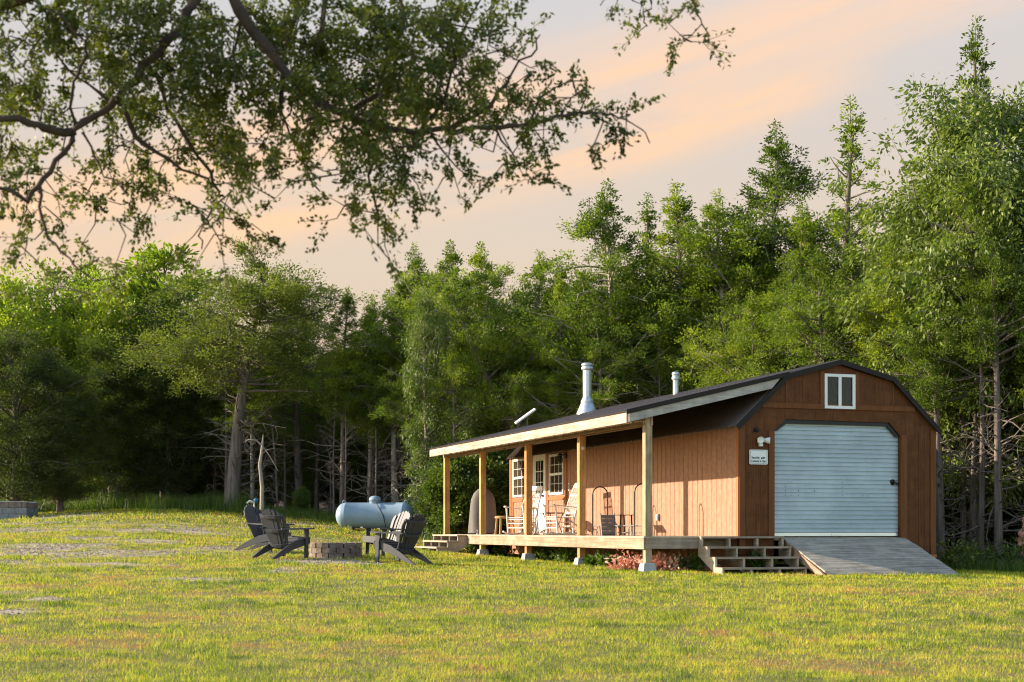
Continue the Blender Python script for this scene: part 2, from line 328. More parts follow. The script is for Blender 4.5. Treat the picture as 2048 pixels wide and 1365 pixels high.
mg = t.nodes.new('ShaderNodeMixRGB'); lk(t, ramp(t, n2.outputs[0], [(.42, (0, 0, 0)), (.6, (1, 1, 1))]).outputs[0], mg.inputs[0]); lk(t, gr.outputs[0], mg.inputs[1]); lk(t, soil.outputs[0], mg.inputs[2])
gv = N(t, 'ShaderNodeTexVoronoi', Scale=26.0); lk(t, tc.outputs['Object'], gv.inputs['Vector'])
gcol = ramp(t, gv.outputs['Color'], [(.1, (.17, .125, .08)), (.5, (.38, .30, .215)), (.9, (.58, .49, .38))])
at = t.nodes.new('ShaderNodeAttribute'); at.attribute_name = 'rnd'
mg2 = t.nodes.new('ShaderNodeMixRGB'); lk(t, at.outputs['Fac'], mg2.inputs[0]); lk(t, mg.outputs[0], mg2.inputs[1]); lk(t, gcol.outputs[0], mg2.inputs[2])
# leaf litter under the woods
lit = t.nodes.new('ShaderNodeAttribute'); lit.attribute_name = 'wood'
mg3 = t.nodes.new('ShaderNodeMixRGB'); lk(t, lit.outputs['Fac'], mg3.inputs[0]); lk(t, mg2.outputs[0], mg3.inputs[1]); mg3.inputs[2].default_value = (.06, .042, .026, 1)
p = N(t, 'ShaderNodeBsdfPrincipled', Roughness=.95); p.inputs['Specular IOR Level'].default_value = .1; lk(t, mg3.outputs[0], p.inputs['Base Color'])
b = N(t, 'ShaderNodeBump', Strength=.8, Distance=.03); lk(t, n2.outputs[0], b.inputs['Height']); lk(t, b.outputs[0], p.inputs['Normal']); lk(t, p.outputs[0], o.inputs[0])
M['ground'] = m
EDGE = np.array([(-45, 52), (-19, 53.5), (-13, 54), (-9, 50), (-6, 48.5), (-3.2, 46.8), (-1.5, 42.6), (0, 42.4), (3.9, 43.6), (5.5, 40.5), (7.2, 36), (8.9, 31.4), (10.2, 30.2), (14, 30.2), (60, 32)])
def edgeY(x): return np.interp(x, EDGE[:, 0], EDGE[:, 1])
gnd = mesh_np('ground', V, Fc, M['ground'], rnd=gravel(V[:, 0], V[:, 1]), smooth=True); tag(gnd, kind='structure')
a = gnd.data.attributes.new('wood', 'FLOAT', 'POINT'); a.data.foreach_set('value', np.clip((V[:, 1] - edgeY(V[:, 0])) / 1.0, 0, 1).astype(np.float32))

# cabin frame: origin at the near left corner of the gable, x along the gable, y along the length
CX, CY = 4.227, 27.87; CA = math.atan2(.3173, .9483); DK = EZ - .12
def cab2w(a, tt): return CX + .9483 * a - .3173 * tt, CY + .3173 * a + .9483 * tt
def w2cab(x, y): return (x - CX) * .9483 + (y - CY) * .3173, -(x - CX) * .3173 + (y - CY) * .9483

# ------------------------------------------------------------------ lawn grass (one mass of blades), gravel stones
def blades(n, x, y, h, w, mat, name, lean=.5, **tg):
    z = gz(x, y) + (fbm(x * 1.3, y * 1.3, 3) - .5) * .05 - .004
    an = rng.uniform(0, 2 * np.pi, n); la = rng.uniform(0, 2 * np.pi, n); ll = rng.uniform(.05, lean, n) * h
    s = np.stack([np.cos(an), np.sin(an), np.zeros(n)], -1) * w[:, None] * .5
    b = np.stack([x, y, z], -1); le = np.stack([np.cos(la) * ll, np.sin(la) * ll, np.zeros(n)], -1)
    up = np.zeros((n, 3)); up[:, 2] = h
    V = np.stack([b - s, b + s, b + le + up * (1 - .25 * (ll / h)[:, None])], 1).reshape(-1, 3)
    return V
def lawn():
    xs_, ys_, hs, ws = [], [], [], []
    for y0, y1, dens, w, hh in ((10.3, 14, 2300, .0050, .040), (14, 19, 1700, .0065, .040), (19, 25, 1050, .009, .042), (25, 33, 620, .0125, .045), (33, 43, 330, .018, .05), (43, 56, 170, .028, .06)):
        A = (y1 - y0) * 2 * (.352 * (y0 + y1) / 2 + .5); n = int(A * dens)
        y = rng.uniform(y0, y1, n); x = rng.uniform(-1, 1, n) * (.352 * y + .5)
        keep = rng.random(n) > gravel(x, y) * .93
        ca, ct = w2cab(x, y); keep &= ~((ca > -1.95) & (ca < 4.4) & (ct > -.1) & (ct < 13.6) & ~((ca < -1.5))) & ~((ca > .8) & (ca < 3.7) & (ct > -1.6) & (ct < 0)) & ~((ca > -.85) & (ca < .9) & (ct > -.95) & (ct < .1))
        keep &= y < edgeY(x) + .6
        keep &= np.hypot(x + 3.53, y - 30) > .56
        cl = fbm(x * 3.5, y * 3.5, 51); keep &= rng.random(n) < .06 + 1.9 * np.clip(cl - .12, 0, 1) ** 1.15
        x, y = x[keep], y[keep]; n = len(x); cl = cl[keep]
        tuft = np.clip((fbm(x * 2.2, y * 2.2, 63) - .60) * 6, 0, 1)
        h = hh * rng.uniform(.5, 1.5, n) * (.65 + .7 * cl) * (1 + .9 * tuft) * (1 - .35 * dry(x, y)); xs_.append(x); ys_.append(y); hs.append(h); ws.append(np.full(n, w) * rng.uniform(.7, 1.3, n))
    x = np.concatenate(xs_); y = np.concatenate(ys_); h = np.concatenate(hs); w = np.concatenate(ws)
    V = blades(len(x), x, y, h, w, None, '', 1.0)
    d = dry(x, y); tu = np.clip((fbm(x * 2.2, y * 2.2, 63) - .60) * 6, 0, 1)
    r = np.clip(.375 + .68 * d + .55 * (fbm(x * .9, y * .9, 21) - .5) - .14 * tu * (1 - d) + rng.normal(0, .19, len(x)) + .9 * (fbm(x * 3.7, y * 3.7, 91) - .5) + .45 * (fbm(x * 11, y * 11, 93, 2) - .5), 0, 1)
    m, t, o = new_mat('lawn_blades'); at = t.nodes.new('ShaderNodeAttribute'); at.attribute_name = 'rnd'
    rr = ramp(t, at.outputs['Fac'], [(0, (.05, .11, .012)), (.22, (.18, .27, .018)), (.42, (.45, .50, .026)), (.64, (.66, .58, .05)), (.82, (.54, .35, .085)), (1, (.48, .24, .09))])
    p = N(t, 'ShaderNodeBsdfPrincipled', Roughness=.6); p.inputs['Specular IOR Level'].default_value = .2; lk(t, rr.outputs[0], p.inputs['Base Color'])
    tr = t.nodes.new('ShaderNodeBsdfTranslucent'); lk(t, rr.outputs[0], tr.inputs[0]); mx = t.nodes.new('ShaderNodeMixShader'); mx.inputs[0].default_value = .4
    lk(t, p.outputs[0], mx.inputs[1]); lk(t, tr.outputs[0], mx.inputs[2]); lk(t, mx.outputs[0], o.inputs[0])
    ob = mesh_np('lawn_grass', V, np.arange(len(V)).reshape(-1, 3), m, rnd=np.repeat(r, 3)); tag(ob, 'short yellow green mown lawn with dry brown patches', 'grass', kind='stuff')
lawn()
def stones():
    n = 70000; y = rng.uniform(12, 52, n) ** 1.0; x = rng.uniform(-.36, .02, n) * y; g = gravel(x, y); k = rng.random(n) < g * .9; x = x[k]; y = y[k]
    n = len(x); z = gz(x, y) + .004; s = rng.uniform(.006, .02, n) * (1 + y / 70)
    oc = np.array([(1, 0, 0), (0, 1, 0), (-1, 0, 0), (0, -1, 0), (0, 0, .6), (0, 0, -.4)]); fc = np.array([(0, 1, 4), (1, 2, 4), (2, 3, 4), (3, 0, 4), (1, 0, 5), (2, 1, 5), (3, 2, 5), (0, 3, 5)])
    V = oc[None] * s[:, None, None] * rng.uniform(.6, 1.3, (n, 6, 1)) * rng.uniform(.6, 1.4, (n, 1, 3)) ; an = rng.uniform(0, 6.3, n)
    ca, sa = np.cos(an)[:, None], np.sin(an)[:, None]; V = np.stack([V[..., 0] * ca - V[..., 1] * sa, V[..., 0] * sa + V[..., 1] * ca, V[..., 2]], -1) + np.stack([x, y, z], -1)[:, None]
    ob = mesh_np('gravel', V.reshape(-1, 3), (fc[None] + np.arange(n)[:, None, None] * 6).reshape(-1, 3), M['stone']); tag(ob, 'loose grey gravel scattered in streaks across the left lawn', 'gravel', kind='stuff')
stones()

# ------------------------------------------------------------------ trees
def quads(c, d, s, L, Wd, fold=0):
    """leaf rhombs: base c, direction d, side s"""
    d = d / np.linalg.norm(d, axis=1, keepdims=True); s = s - (s * d).sum(1, keepdims=True) * d; s = s / (np.linalg.norm(s, axis=1, keepdims=True) + 1e-6)
    L = L[:, None]; Wd = Wd[:, None]
    return np.stack([c, c + d * L * .45 + s * Wd * .5, c + d * L, c + d * L * .5 - s * Wd * .5], 1).reshape(-1, 3)
def tree_proto(kind, seed, H=10., base=.35, Rd=2.2, nb=60, lean=(0, 0), dead=22, per=60, leafL=.082, leafW=.038, shape='cedar', mat='cedar', bark='bark', rad=.15, clump=.30, droop=0., nlimb=1, top=1.0, deadlen=1.0):
    r = np.random.default_rng(seed); mb = MB(); C = []; RV = []
    def tp(f):      # trunk axis
        w = np.array([math.sin(f * 5 + seed) * .12 * f, math.cos(f * 4 + seed * 2) * .12 * f, 0])
        return np.array([lean[0] * f ** 1.3, lean[1] * f, f * H]) + w * H * .12
    fs = np.linspace(0, .97, 14); mb.tube([tp(f) - np.array([0, 0, .25 * (f == 0)]) for f in fs], [rad * (1.25 if f == 0 else 1) * (1 - f) ** .8 + .012 for f in fs], 8, False)
    for k in range(dead):
        f = r.uniform(.08, base + .18); a = r.uniform(0, 6.28); L = r.uniform(.4, 1.9) * (1 - .2 * f) * deadlen; el = r.uniform(-.15, .7); p0 = tp(f); pts = [p0]; d = np.array([math.cos(a) * math.cos(el), math.sin(a) * math.cos(el), math.sin(el)])
        for q in range(4): d = d + r.normal(0, .27, 3); d /= np.linalg.norm(d); pts.append(pts[-1] + d * L / 4)
        mb.tube(pts, [.030, .024, .018, .011, .005], 4, False)
        for q in (2, 3):
            if r.random() < .75:
                dd = d + r.normal(0, .6, 3); dd /= np.linalg.norm(dd); mb.tube([pts[q], pts[q] + dd * L * .22, pts[q] + dd * L * .4 + r.normal(0, .05, 3)], [.014, .010, .004], 3, False)
    for k in range(nb):
        u = (k + r.random()) / nb; f = base + (.98 - base) * u ** .9; a = k * 2.399 + r.normal(0, .5)
        if shape == 'cedar': L = Rd * (.08 + 1.12 * (1 - u) ** 1.2) * min(1, .6 + u * 3) * (r.uniform(.45, 1.1) if r.random() < .72 else r.uniform(1.1, 1.5)); el = r.uniform(.0, .55) + .45 * u
        elif shape == 'cone': L = Rd * (.09 + (1 - u) ** .95) * min(1, .5 + u * 4) * (r.uniform(.5, 1.1) if r.random() < .8 else r.uniform(1.1, 1.55)); el = r.uniform(-.05, .6) + .2 * u
        elif shape == 'column': L = Rd * (.25 + math.sin(math.pi * min(1, u * .85 + .12)) ** .7) * r.uniform(.6, 1.15); el = r.uniform(.2, .9)
        elif shape == 'umbrella': L = Rd * (.35 + .75 * math.sin(math.pi * min(1, u * .8 + .22)) ** .8) * r.uniform(.6, 1.15); el = r.uniform(-.05, .45)
        else: L = Rd * (.2 + math.sin(math.pi * min(1, u * .68 + .17)) ** .6) * r.uniform(.65, 1.15); el = r.uniform(.3, 1.0) * (1 - .3 * u)
        if u > .93: L = min(max(L, .25), .45) if shape in ('cedar', 'cone') else max(L, .5); el = 1.1
        p0 = tp(min(f, .96)); d = np.array([math.cos(a) * math.cos(el), math.sin(a) * math.cos(el), math.sin(el)]); pts = [p0]; ns = 6
        for q in range(ns):
            d = d + r.normal(0, .13, 3) + np.array([0, 0, (.05 if shape == 'cedar' else -.02)]); d /= np.linalg.norm(d); pts.append(pts[-1] + d * L / ns)
        rr = .009 + .017 * L; mb.tube(pts, [rr * (1 - q / ns) + .005 for q in range(ns + 1)], 4, False)
        nc = max(2, int(L / .26)); P = np.array(pts)
        for q in range(nc):
            v = .30 + .72 * (q + r.random()) / nc; ii = min(int(v * ns), ns - 1); c = P[ii] + (P[min(ii + 1, ns)] - P[ii]) * (v * ns - ii)
            off = r.normal(0, 1, 3) * np.array([.14, .14, .12]) * (.5 + L * .55); c = c + off
            if r.random() < .16: continue
            m_ = int(per * r.uniform(.5, 1.4) * (1 - .45 * u * (shape in ('cedar', 'cone')))); sz = clump * r.uniform(.55, 1.2) * (1 - .5 * u * (shape in ('cedar', 'umbrella', 'cone')))
            pc = c + r.normal(0, 1, (m_, 3)) * np.array([sz * .58, sz * .58, sz * .46])
            out = d * .9 + np.array([0, 0, .35 - droop]); dirs = (pc - c) / sz * .8 + out + r.normal(0, .55, (m_, 3))
            if droop: dirs[:, 2] -= droop
            C.append((pc, dirs)); RV.append(np.clip(r.uniform(0, 1) * .5 + r.uniform(0, .5, m_), 0, 1))
        # side shoot
        if L > .9:
            for q in (2, 3, 4, 5):
                dd = d + r.normal(0, .7, 3); dd /= np.linalg.norm(dd); e = P[q] + dd * L * .3; mb.tube([P[q], (P[q] + e) / 2 + r.normal(0, .03, 3), e], [.010, .008, .004], 3, False)
                m_ = int(per * r.uniform(.5, 1.1)); pc = e + r.normal(0, 1, (m_, 3)) * clump * np.array([.55, .55, .32]); C.append((pc, (pc - e) / clump + dd + r.normal(0, .5, (m_, 3)) - np.array([0, 0, droop - .2]))); RV.append(np.clip(r.uniform(0, .5) + r.uniform(0, .5, m_), 0, 1))
    if shape in ('cedar', 'cone'):      # slender leader at the very top
        t0 = tp(.93); mb.tube([t0, t0 + np.array([.02, .01, .45]), t0 + np.array([.0, .03, 1.05])], [.022, .012, .003], 5, False)
        for q in range(14):
            h = q / 14; c = t0 + np.array([.02 * h, .02 * h, 1.08 * h]); a = q * 2.4; w = .30 * (1 - h) ** 1.1 + .03
            for e_ in (.35, .75, 1.0):
                m_ = int(per * .14 * (1 - .5 * h)); cc_ = c + np.array([math.cos(a), math.sin(a), .55]) * w * e_; pc = cc_ + r.normal(0, .045, (m_, 3)); C.append((pc, (pc - c) / (w + .05) + r.normal(0, .4, (m_, 3)))); RV.append(np.clip(r.uniform(0, .5) + r.uniform(0, .5, m_), 0, 1))
    pc = np.concatenate([c[0] for c in C]); dr = np.concatenate([c[1] for c in C]); n = len(pc); rv = np.concatenate(RV)
    side = r.normal(0, 1, (n, 3)); V = quads(pc, dr, side, leafL * r.uniform(.6, 1.3, n), leafW * r.uniform(.7, 1.3, n))
    root = empty(kind); root.location = (0, 0, 0)
    mb.build('trunk', M[bark], root); mesh_np('crown', V, np.arange(4 * n).reshape(-1, 4), M[mat], root, rnd=np.repeat(rv, 4))
    root['H'] = H; return root
PR = {}
PR['cedar0'] = tree_proto('cedar_tree', 1, base=.34, Rd=2.1, nb=54, per=125, clump=.25)
PR['cedar1'] = tree_proto('cedar_tree', 2, base=.42, Rd=2.3, nb=48, per=125, lean=(.5, 0))
PR['cedar2'] = tree_proto('cedar_tree', 3, base=.30, Rd=1.7, nb=50, per=125, lean=(-.3, .2))
PR['cedar3'] = tree_proto('cedar_tree', 4, base=.48, Rd=2.1, nb=46, per=125, dead=34, bark='barkpale', deadlen=1.5)
PR['high'] = tree_proto('cedar_tree', 21, base=.58, Rd=2.2, nb=44, per=125, dead=60, bark='barkpale', deadlen=1.6, clump=.27)
PR['high2'] = tree_proto('cedar_tree', 22, base=.54, Rd=2.0, nb=42, per=125, dead=50, bark='bark', deadlen=1.5, lean=(.4, 0), clump=.26)
PR['cone'] = tree_proto('cedar_tree', 31, base=.42, Rd=2.3, nb=96, per=110, dead=54, bark='barkpale', deadlen=1.4, clump=.24, shape='cone')
PR['cone2'] = tree_proto('cedar_tree', 33, base=.46, Rd=2.0, nb=84, per=110, dead=46, bark='bark', deadlen=1.5, clump=.22, shape='cone', lean=(.25, 0))
PR['cone3'] = tree_proto('cedar_tree', 37, base=.36, Rd=2.4, nb=100, per=110, dead=36, bark='barkpale', deadlen=1.3, clump=.25, shape='cone', lean=(-.2, 0))
PR['spire'] = tree_proto('cedar_tree', 5, base=.22, Rd=2.3, nb=66, per=80, clump=.18)
PR['bushy'] = tree_proto('cedar_tree', 6, H=7., base=.05, Rd=2.1, nb=80, per=125, shape='column', mat='cedarold', dead=16)
PR['lean'] = tree_proto('cedar_tree', 8, H=8.2, base=.40, Rd=2.0, nb=50, per=125, lean=(-3.2, .5), dead=18, rad=.17)
PR['umbrella'] = tree_proto('cedar_tree', 9, H=8.3, base=.50, Rd=2.9, nb=60, per=120, lean=(.9, 0), shape='umbrella', mat='cedarold', dead=56, rad=.23, deadlen=1.25, clump=.34)
PR['broad0'] = tree_proto('broadleaf_tree', 10, H=9., base=.30, Rd=2.3, nb=54, per=52, leafL=.15, leafW=.085, shape='round', mat='leafyel', bark='barkdec', dead=6, clump=.42)
PR['airy'] = tree_proto('broadleaf_tree', 12, H=10., base=.42, Rd=1.35, nb=34, per=40, leafL=.22, leafW=.10, shape='round', mat='leafyel', bark='barkdec', dead=4, clump=.36, rad=.08)
PR['hickory'] = tree_proto('broadleaf_tree', 13, H=10., base=.12, Rd=3.0, nb=92, per=62, leafL=.165, leafW=.062, shape='round', mat='leafbig', bark='barkdec', dead=8, clump=.38, droop=.95, rad=.16)
PR['hicktall'] = tree_proto('broadleaf_tree', 14, H=10., base=.12, Rd=1.5, nb=60, per=54, leafL=.15, leafW=.056, shape='column', mat='leafbig', bark='barkpale', dead=10, clump=.34, droop=.9, rad=.10)
PR['pole'] = tree_proto('young_tree', 16, H=9., base=.72, Rd=1.2, nb=22, per=90, dead=44, bark='bark', rad=.075, deadlen=1.0)
PR['pole2'] = tree_proto('young_tree', 17, H=9., base=.66, Rd=1.2, nb=20, per=40, dead=46, bark='bark', rad=.095, deadlen=1.2, lean=(.6, 0))
PR['shrub'] = tree_proto('shrub', 18, H=2.6, base=.04, Rd=1.0, nb=40, per=125, leafL=.14, leafW=.055, shape='round', mat='leafbig', bark='barkdec', dead=0, clump=.26, rad=.03, droop=.4)
used = set()
def place(kind, x, y, H, label, cat, group=None, rz=None, wx=1.0, name=None):
    p = PR[kind]
    o = p if kind not in used else dup(p)
    used.add(kind); s = H / p['H']; z = g1(x, y) - .05
    o.location = (x, y, z); o.scale = (s * wx, s * wx, s); o.rotation_euler = (0, 0, R.uniform(0, 6.28) if rz is None else rz)
    tag(o, label, cat)
    if group: o['group'] = group
    if name: o.name = name
    return o
# front rank, each tree at its own place: kind, photo column, top row, distance, width factor, rotation, label
FR = [
 ('broad0', 20, 615, 56, 1.1, 0, 'round crowned green broadleaf tree at the far left edge of the woods', 'tree'),
 ('broad0', 128, 600, 58, 1.15, 2, 'yellow green broadleaf tree, brightest crown on the far left', 'tree'),
 ('broad0', 222, 615, 56, 1.0, 4, 'yellow green broadleaf tree just left of the slender tall one', 'tree'),
 ('airy', 325, 535, 57, 1.25, 1, 'slender airy broadleaf tree rising alone above the left woods', 'tree'),
 ('bushy', 30, 690, 50.5, 1.25, 0, 'bushy dark cedar standing behind the grey block ring', 'cedar tree'),
 ('bushy', 120, 760, 51.5, 1.2, 1, 'low dense cedar between the block ring and the weedy edge', 'cedar tree'),
 ('bushy', 235, 720, 54, 1.3, 2, 'wide low cedar behind the tall weeds on the left', 'cedar tree'),
 ('bushy', 335, 640, 55, 1.2, 4, 'bushy cedar left of the big spreading cedar', 'cedar tree'),
 ('umbrella', 462, 545, 50, 1.2, 0, 'big spreading cedar with thick leaning grey trunk and dead lower limbs', 'cedar tree'),
 ('cedar1', 600, 575, 54, 1.25, 3, 'dark cedar right behind the big spreading cedar', 'cedar tree'),
 ('cone2', 684, 588, 50, 1.0, 0, 'straight cedar with pale trunk left behind the gas tank', 'cedar tree'),
 ('cone', 742, 606, 51, 1.1, 1, 'cedar with narrow crown right above the gas tank', 'cedar tree'),
 ('cone3', 790, 560, 50, 1.0, 2, 'cedar with pointed top left of the tall broadleaf by the porch', 'cedar tree'),
 ('hicktall', 852, 600, 45.2, .7, 1, 'tall broadleaf tree with drooping leaves left of the porch', 'tree'),
 ('cone', 830, 505, 50, 1.05, 4, 'cedar whose top shows above the tall broadleaf by the porch', 'cedar tree'),
 ('high', 900, 502, 47.5, 1.1, 5, 'cedar with forked pale trunk above the left end of the porch roof', 'cedar tree'),
 ('high', 962, 503, 49, 1.1, 2, 'dense cedar behind the left end of the porch roof', 'cedar tree'),
 ('lean', 1092, 560, 45.5, 1.0, 0, 'cedar with dark trunk leaning left above the white dish', 'cedar tree'),
 ('cone3', 1062, 518, 49, 1.15, 3, 'rounded cedar left of the big stove pipe', 'cedar tree'),
 ('cone2', 1115, 530, 48, 1.0, 1, 'cedar with bare pole trunk just left of the big stove pipe', 'cedar tree'),
 ('cone', 1222, 388, 46.2, 1.15, 0, 'tall bright cedar with forked pale limbs right of the big stove pipe', 'cedar tree'),
 ('spire', 1300, 412, 49, 1.2, 1, 'thin topped cedar right behind the tall bright cedar', 'cedar tree'),
 ('cone2', 1372, 386, 47, 1.2, 2, 'cedar behind the small vent pipe', 'cedar tree'),
 ('cone3', 1448, 402, 45.5, 1.1, 5, 'cedar with bare brown trunk above the porch roof rafter', 'cedar tree'),
 ('cone', 1543, 272, 46.5, 1.1, 3, 'tallest pointed cedar left of the gable roof', 'cedar tree'),
 ('cedar0', 1598, 430, 43, 1.2, 5, 'broad green cedar right behind the gable peak', 'cedar tree'),
 ('spire', 1706, 226, 44.5, 1.15, 2, 'open spire shaped cedar above the gable window', 'cedar tree'),
 ('cone2', 1705, 500, 41.5, 1.1, 4, 'dark trunked cedar above the right roof slope', 'cedar tree'),
 ('bushy', 1610, 640, 41.5, 1.1, 3, 'low bright cedar just above the gable roof', 'cedar tree'),
 ('bushy', 1490, 650, 43.4, .9, 5, 'low bright cedar above the main roof left of the gable', 'cedar tree'),
 ('bushy', 1800, 600, 37, 1.0, 0, 'bushy cedar right of the gable roof', 'cedar tree'),
 ('spire', 1955, 72, 42, .95, 0, 'highest spire topped cedar behind the big broadleaf on the right', 'cedar tree'),
 ('hickory', 1955, 320, 34.5, .92, 1, 'big broadleaf tree with glossy drooping leaves right of the cabin', 'tree'),
 ('hickory', 2110, 330, 36, 1.1, 3, 'broadleaf tree at the right edge of the frame with drooping leaves', 'tree'),
 ('high2', 1998, 420, 31.6, .85, 2, 'cedar with thick dark trunk on the right beyond the ramp', 'cedar tree'),
 ('high2', 1945, 560, 33.2, .75, 0, 'thin cedar with many bare pale limbs beside the right cabin corner', 'cedar tree'),
 ('pole', 1962, 640, 34.5, .9, 1, 'thin pale trunked young tree between cabin corner and dark cedar', 'tree'),
 ('pole', 1906, 700, 35.5, .9, 4, 'thin bare young tree closest to the right cabin corner', 'tree'),
 ('cedar0', 2060, 520, 33, .9, 1, 'cedar cut by the right edge of the frame', 'cedar tree'),
 ('cedar2', 1860, 560, 38, 1.1, 1, 'dense cedar behind the right cabin wall', 'cedar tree'),
 ('pole', 668, 760, 49.5, .9, 0, 'thin pole tree left of the gas tank', 'tree'),
 ('pole2', 738, 740, 50, .9, 1, 'thin pole tree rising behind the tank dome', 'tree'),
 ('pole', 1126, 560, 46, .9, 3, 'pale bare pole tree left of the stove pipe', 'tree'),
 ('pole', 1405, 560, 46, .9, 5, 'bare pole tree between the vent pipe and the rafter', 'tree'),
 ('pole2', 1335, 600, 46.5, .9, 2, 'bare pole tree left of the small vent pipe', 'tree'),
 ('pole2', 1172, 600, 47, .9, 4, 'bare branched pole tree behind the big stove pipe', 'tree'),
 ('shrub', 925, 945, 43.6, 1.0, 0, 'leafy shrub seen between the two left porch posts', 'shrub'),
 ('shrub', 888, 940, 43.8, .8, 2, 'leafy shrub left of the rear porch steps', 'shrub'),
 ('shrub', 985, 930, 44.5, 1.2, 4, 'leafy shrub behind the covered item on the porch', 'shrub'),
 ('hicktall', 930, 780, 44.8, 1.0, 2, 'broadleaf tree with drooping leaves behind the left end of the porch', 'tree'),
 ('shrub', 605, 985, 50, .8, 3, 'low leafy shrub left of the gas tank in the shade', 'shrub'),
]
for k, px, ty, D, wx, rz, lab, cat in FR:
    x = (px - 1024) / F * D; H = EZ + (1060 - ty) / F * D - g1(x, D); place(k, x, D, H, lab, cat, None, rz, wx)
# the depth of the woods: pole stems and cedars in shade
cnt = 0
for row, (off, step) in enumerate(((1.5, 1.5), (3.6, 1.7), (6.0, 2.0), (9, 2.2), (12.5, 2.4), (17, 2.8), (22, 3.2), (7.5, 1.5), (14, 1.8))):
    x = -27.
    while x < 25:
        xx = x + R.uniform(-.6, .6); yy = float(edgeY(xx)) + off + R.uniform(-.8, .8); x += step
        if abs(xx) > .37 * yy + 3 or (xx < -.345 * yy and row < 7): continue
        px = xx / yy * F + 1024
        lim = np.interp(px, [0, 250, 300, 480, 600, 660, 760, 850, 1100, 1150, 1230, 1500, 1540, 1600, 1700, 1760, 1850, 2048], [640, 640, 620, 590, 650, 660, 640, 570, 580, 560, 480, 470, 420, 470, 430, 480, 330, 300])
        H = EZ + (1060 - lim - R.uniform(50, 150)) / F * yy - g1(xx, yy)
        if row < 2: k = R.choice(['pole', 'pole2', 'pole', 'high', 'high2']); H *= R.uniform(.7, 1)
        elif row < 4: k = R.choice(['high', 'cedar1', 'cedar3', 'high2', 'pole2'])
        else: k = R.choice(['cedar0', 'bushy', 'cedar2', 'bushy'])
        if row >= 7: k = 'bushy'; H = 0
        H = max(H, 4.5 if row < 7 else R.uniform(2.6, 3.6))
        if k.startswith('pole'): place(k, xx, yy, H, 'thin pole tree with bare dead twigs inside the shaded woods', 'tree', 'pole trees inside the woods', None, .9)
        else: place(k, xx, yy, H, 'cedar deep in the shaded woods behind the front rank', 'cedar tree', 'cedars inside the woods', None, 1.15)
        cnt += 1
# out-of-frame woods that close the view from a step aside
for xx, yy, k in ((14, 33, 'cedar1'), (15.5, 30.5, 'hickory'), (17, 35, 'cedar0')):
    place(k, xx, yy, 8.5, 'cedar deep in the shaded woods behind the front rank' if k != 'hickory' else 'big broadleaf tree standing outside the right edge of the frame', 'cedar tree' if k != 'hickory' else 'tree', 'cedars inside the woods' if k != 'hickory' else None)
for k in PR:
    if k not in used: print('UNUSED', k)

# broken snag beside the big cedar
sx, sy = (523 - 1024) / F * 46, 46.; szz = g1(sx, sy)
sn = empty('dead_snag', (sx, sy, szz), label='broken dead snag with bent pale limbs right of the big spreading cedar', cat='dead tree')
mb = MB(); mb.tube([(0, 0, -.1), (.02, 0, 1), (-.05, 0, 1.7), (.02, 0, 2.2), (.05, .02, 2.62)], [.07, .062, .055, .045, .012], 8); mb.build('trunk', M['barkpale'], sn)
mb = MB(); mb.tube([(0, 0, 2.3), (-.16, -.05, 2.44), (-.38, -.1, 2.46), (-.5, 0, 2.40)], [.026, .022, .016, .008], 6); mb.build('bent_limb', M['barkpale'], sn)
mb = MB(); mb.tube([(0, 0, 2.3), (.22, .05, 2.0), (.5, .1, 1.5)], [.02, .015, .006], 4); mb.build('twig', M['barkpale'], sn)
mb = MB(); mb.tube([(.01, -.02, 2.0), (.2, -.1, 2.15), (.42, 0, 2.2)], [.018, .012, .005], 4); mb.build('twig', M['barkpale'], sn)

# tall weeds along the shaded edge
def weeds(name, label, pts, hmin, hmax, n, mat, wd=.02, spread=.6):
    xs_ = []; ys_ = []
    for k in range(n):
        q = R.random() * (len(pts) - 1); a = pts[int(q)]; b = pts[min(int(q) + 1, len(pts) - 1)]; f = q - int(q)
        xs_.append(a[0] + (b[0] - a[0]) * f + R.gauss(0, spread * .6)); ys_.append(a[1] + (b[1] - a[1]) * f + R.gauss(0, spread))
    x = np.array(xs_); y = np.array(ys_); h = rng.uniform(hmin, hmax, n) * (.4 + 1.2 * fbm(x * .9, y * .9, 8)); V = blades(n, x, y, h, np.full(n, wd), None, '', .45)
    ob = mesh_np(name, V, np.arange(len(V)).reshape(-1, 3), mat, rnd=np.repeat(rng.random(n), 3)); tag(ob, label, 'weeds', kind='stuff')
weeds('tall_weeds', 'tall green weeds along the shaded edge of the woods', [(-19, 52.8), (-13, 53.6), (-10.5, 51.3), (-9, 50)], .2, .75, 9000, M['grasstall'], .022, .55)
weeds('shade_weeds', 'short dark weeds along the shaded edge behind the gas tank', [(-9, 49.8), (-6, 48.5), (-3.2, 46.8), (-1.6, 43.2)], .08, .38, 7000, M['grasstall'], .02, .6)
weeds('edge_weeds', 'low green weeds at the foot of the right woods', [(8.8, 31.2), (10.2, 30.2), (14, 30.2)], .1, .4, 3500, M['grasstall'], .016, .4)

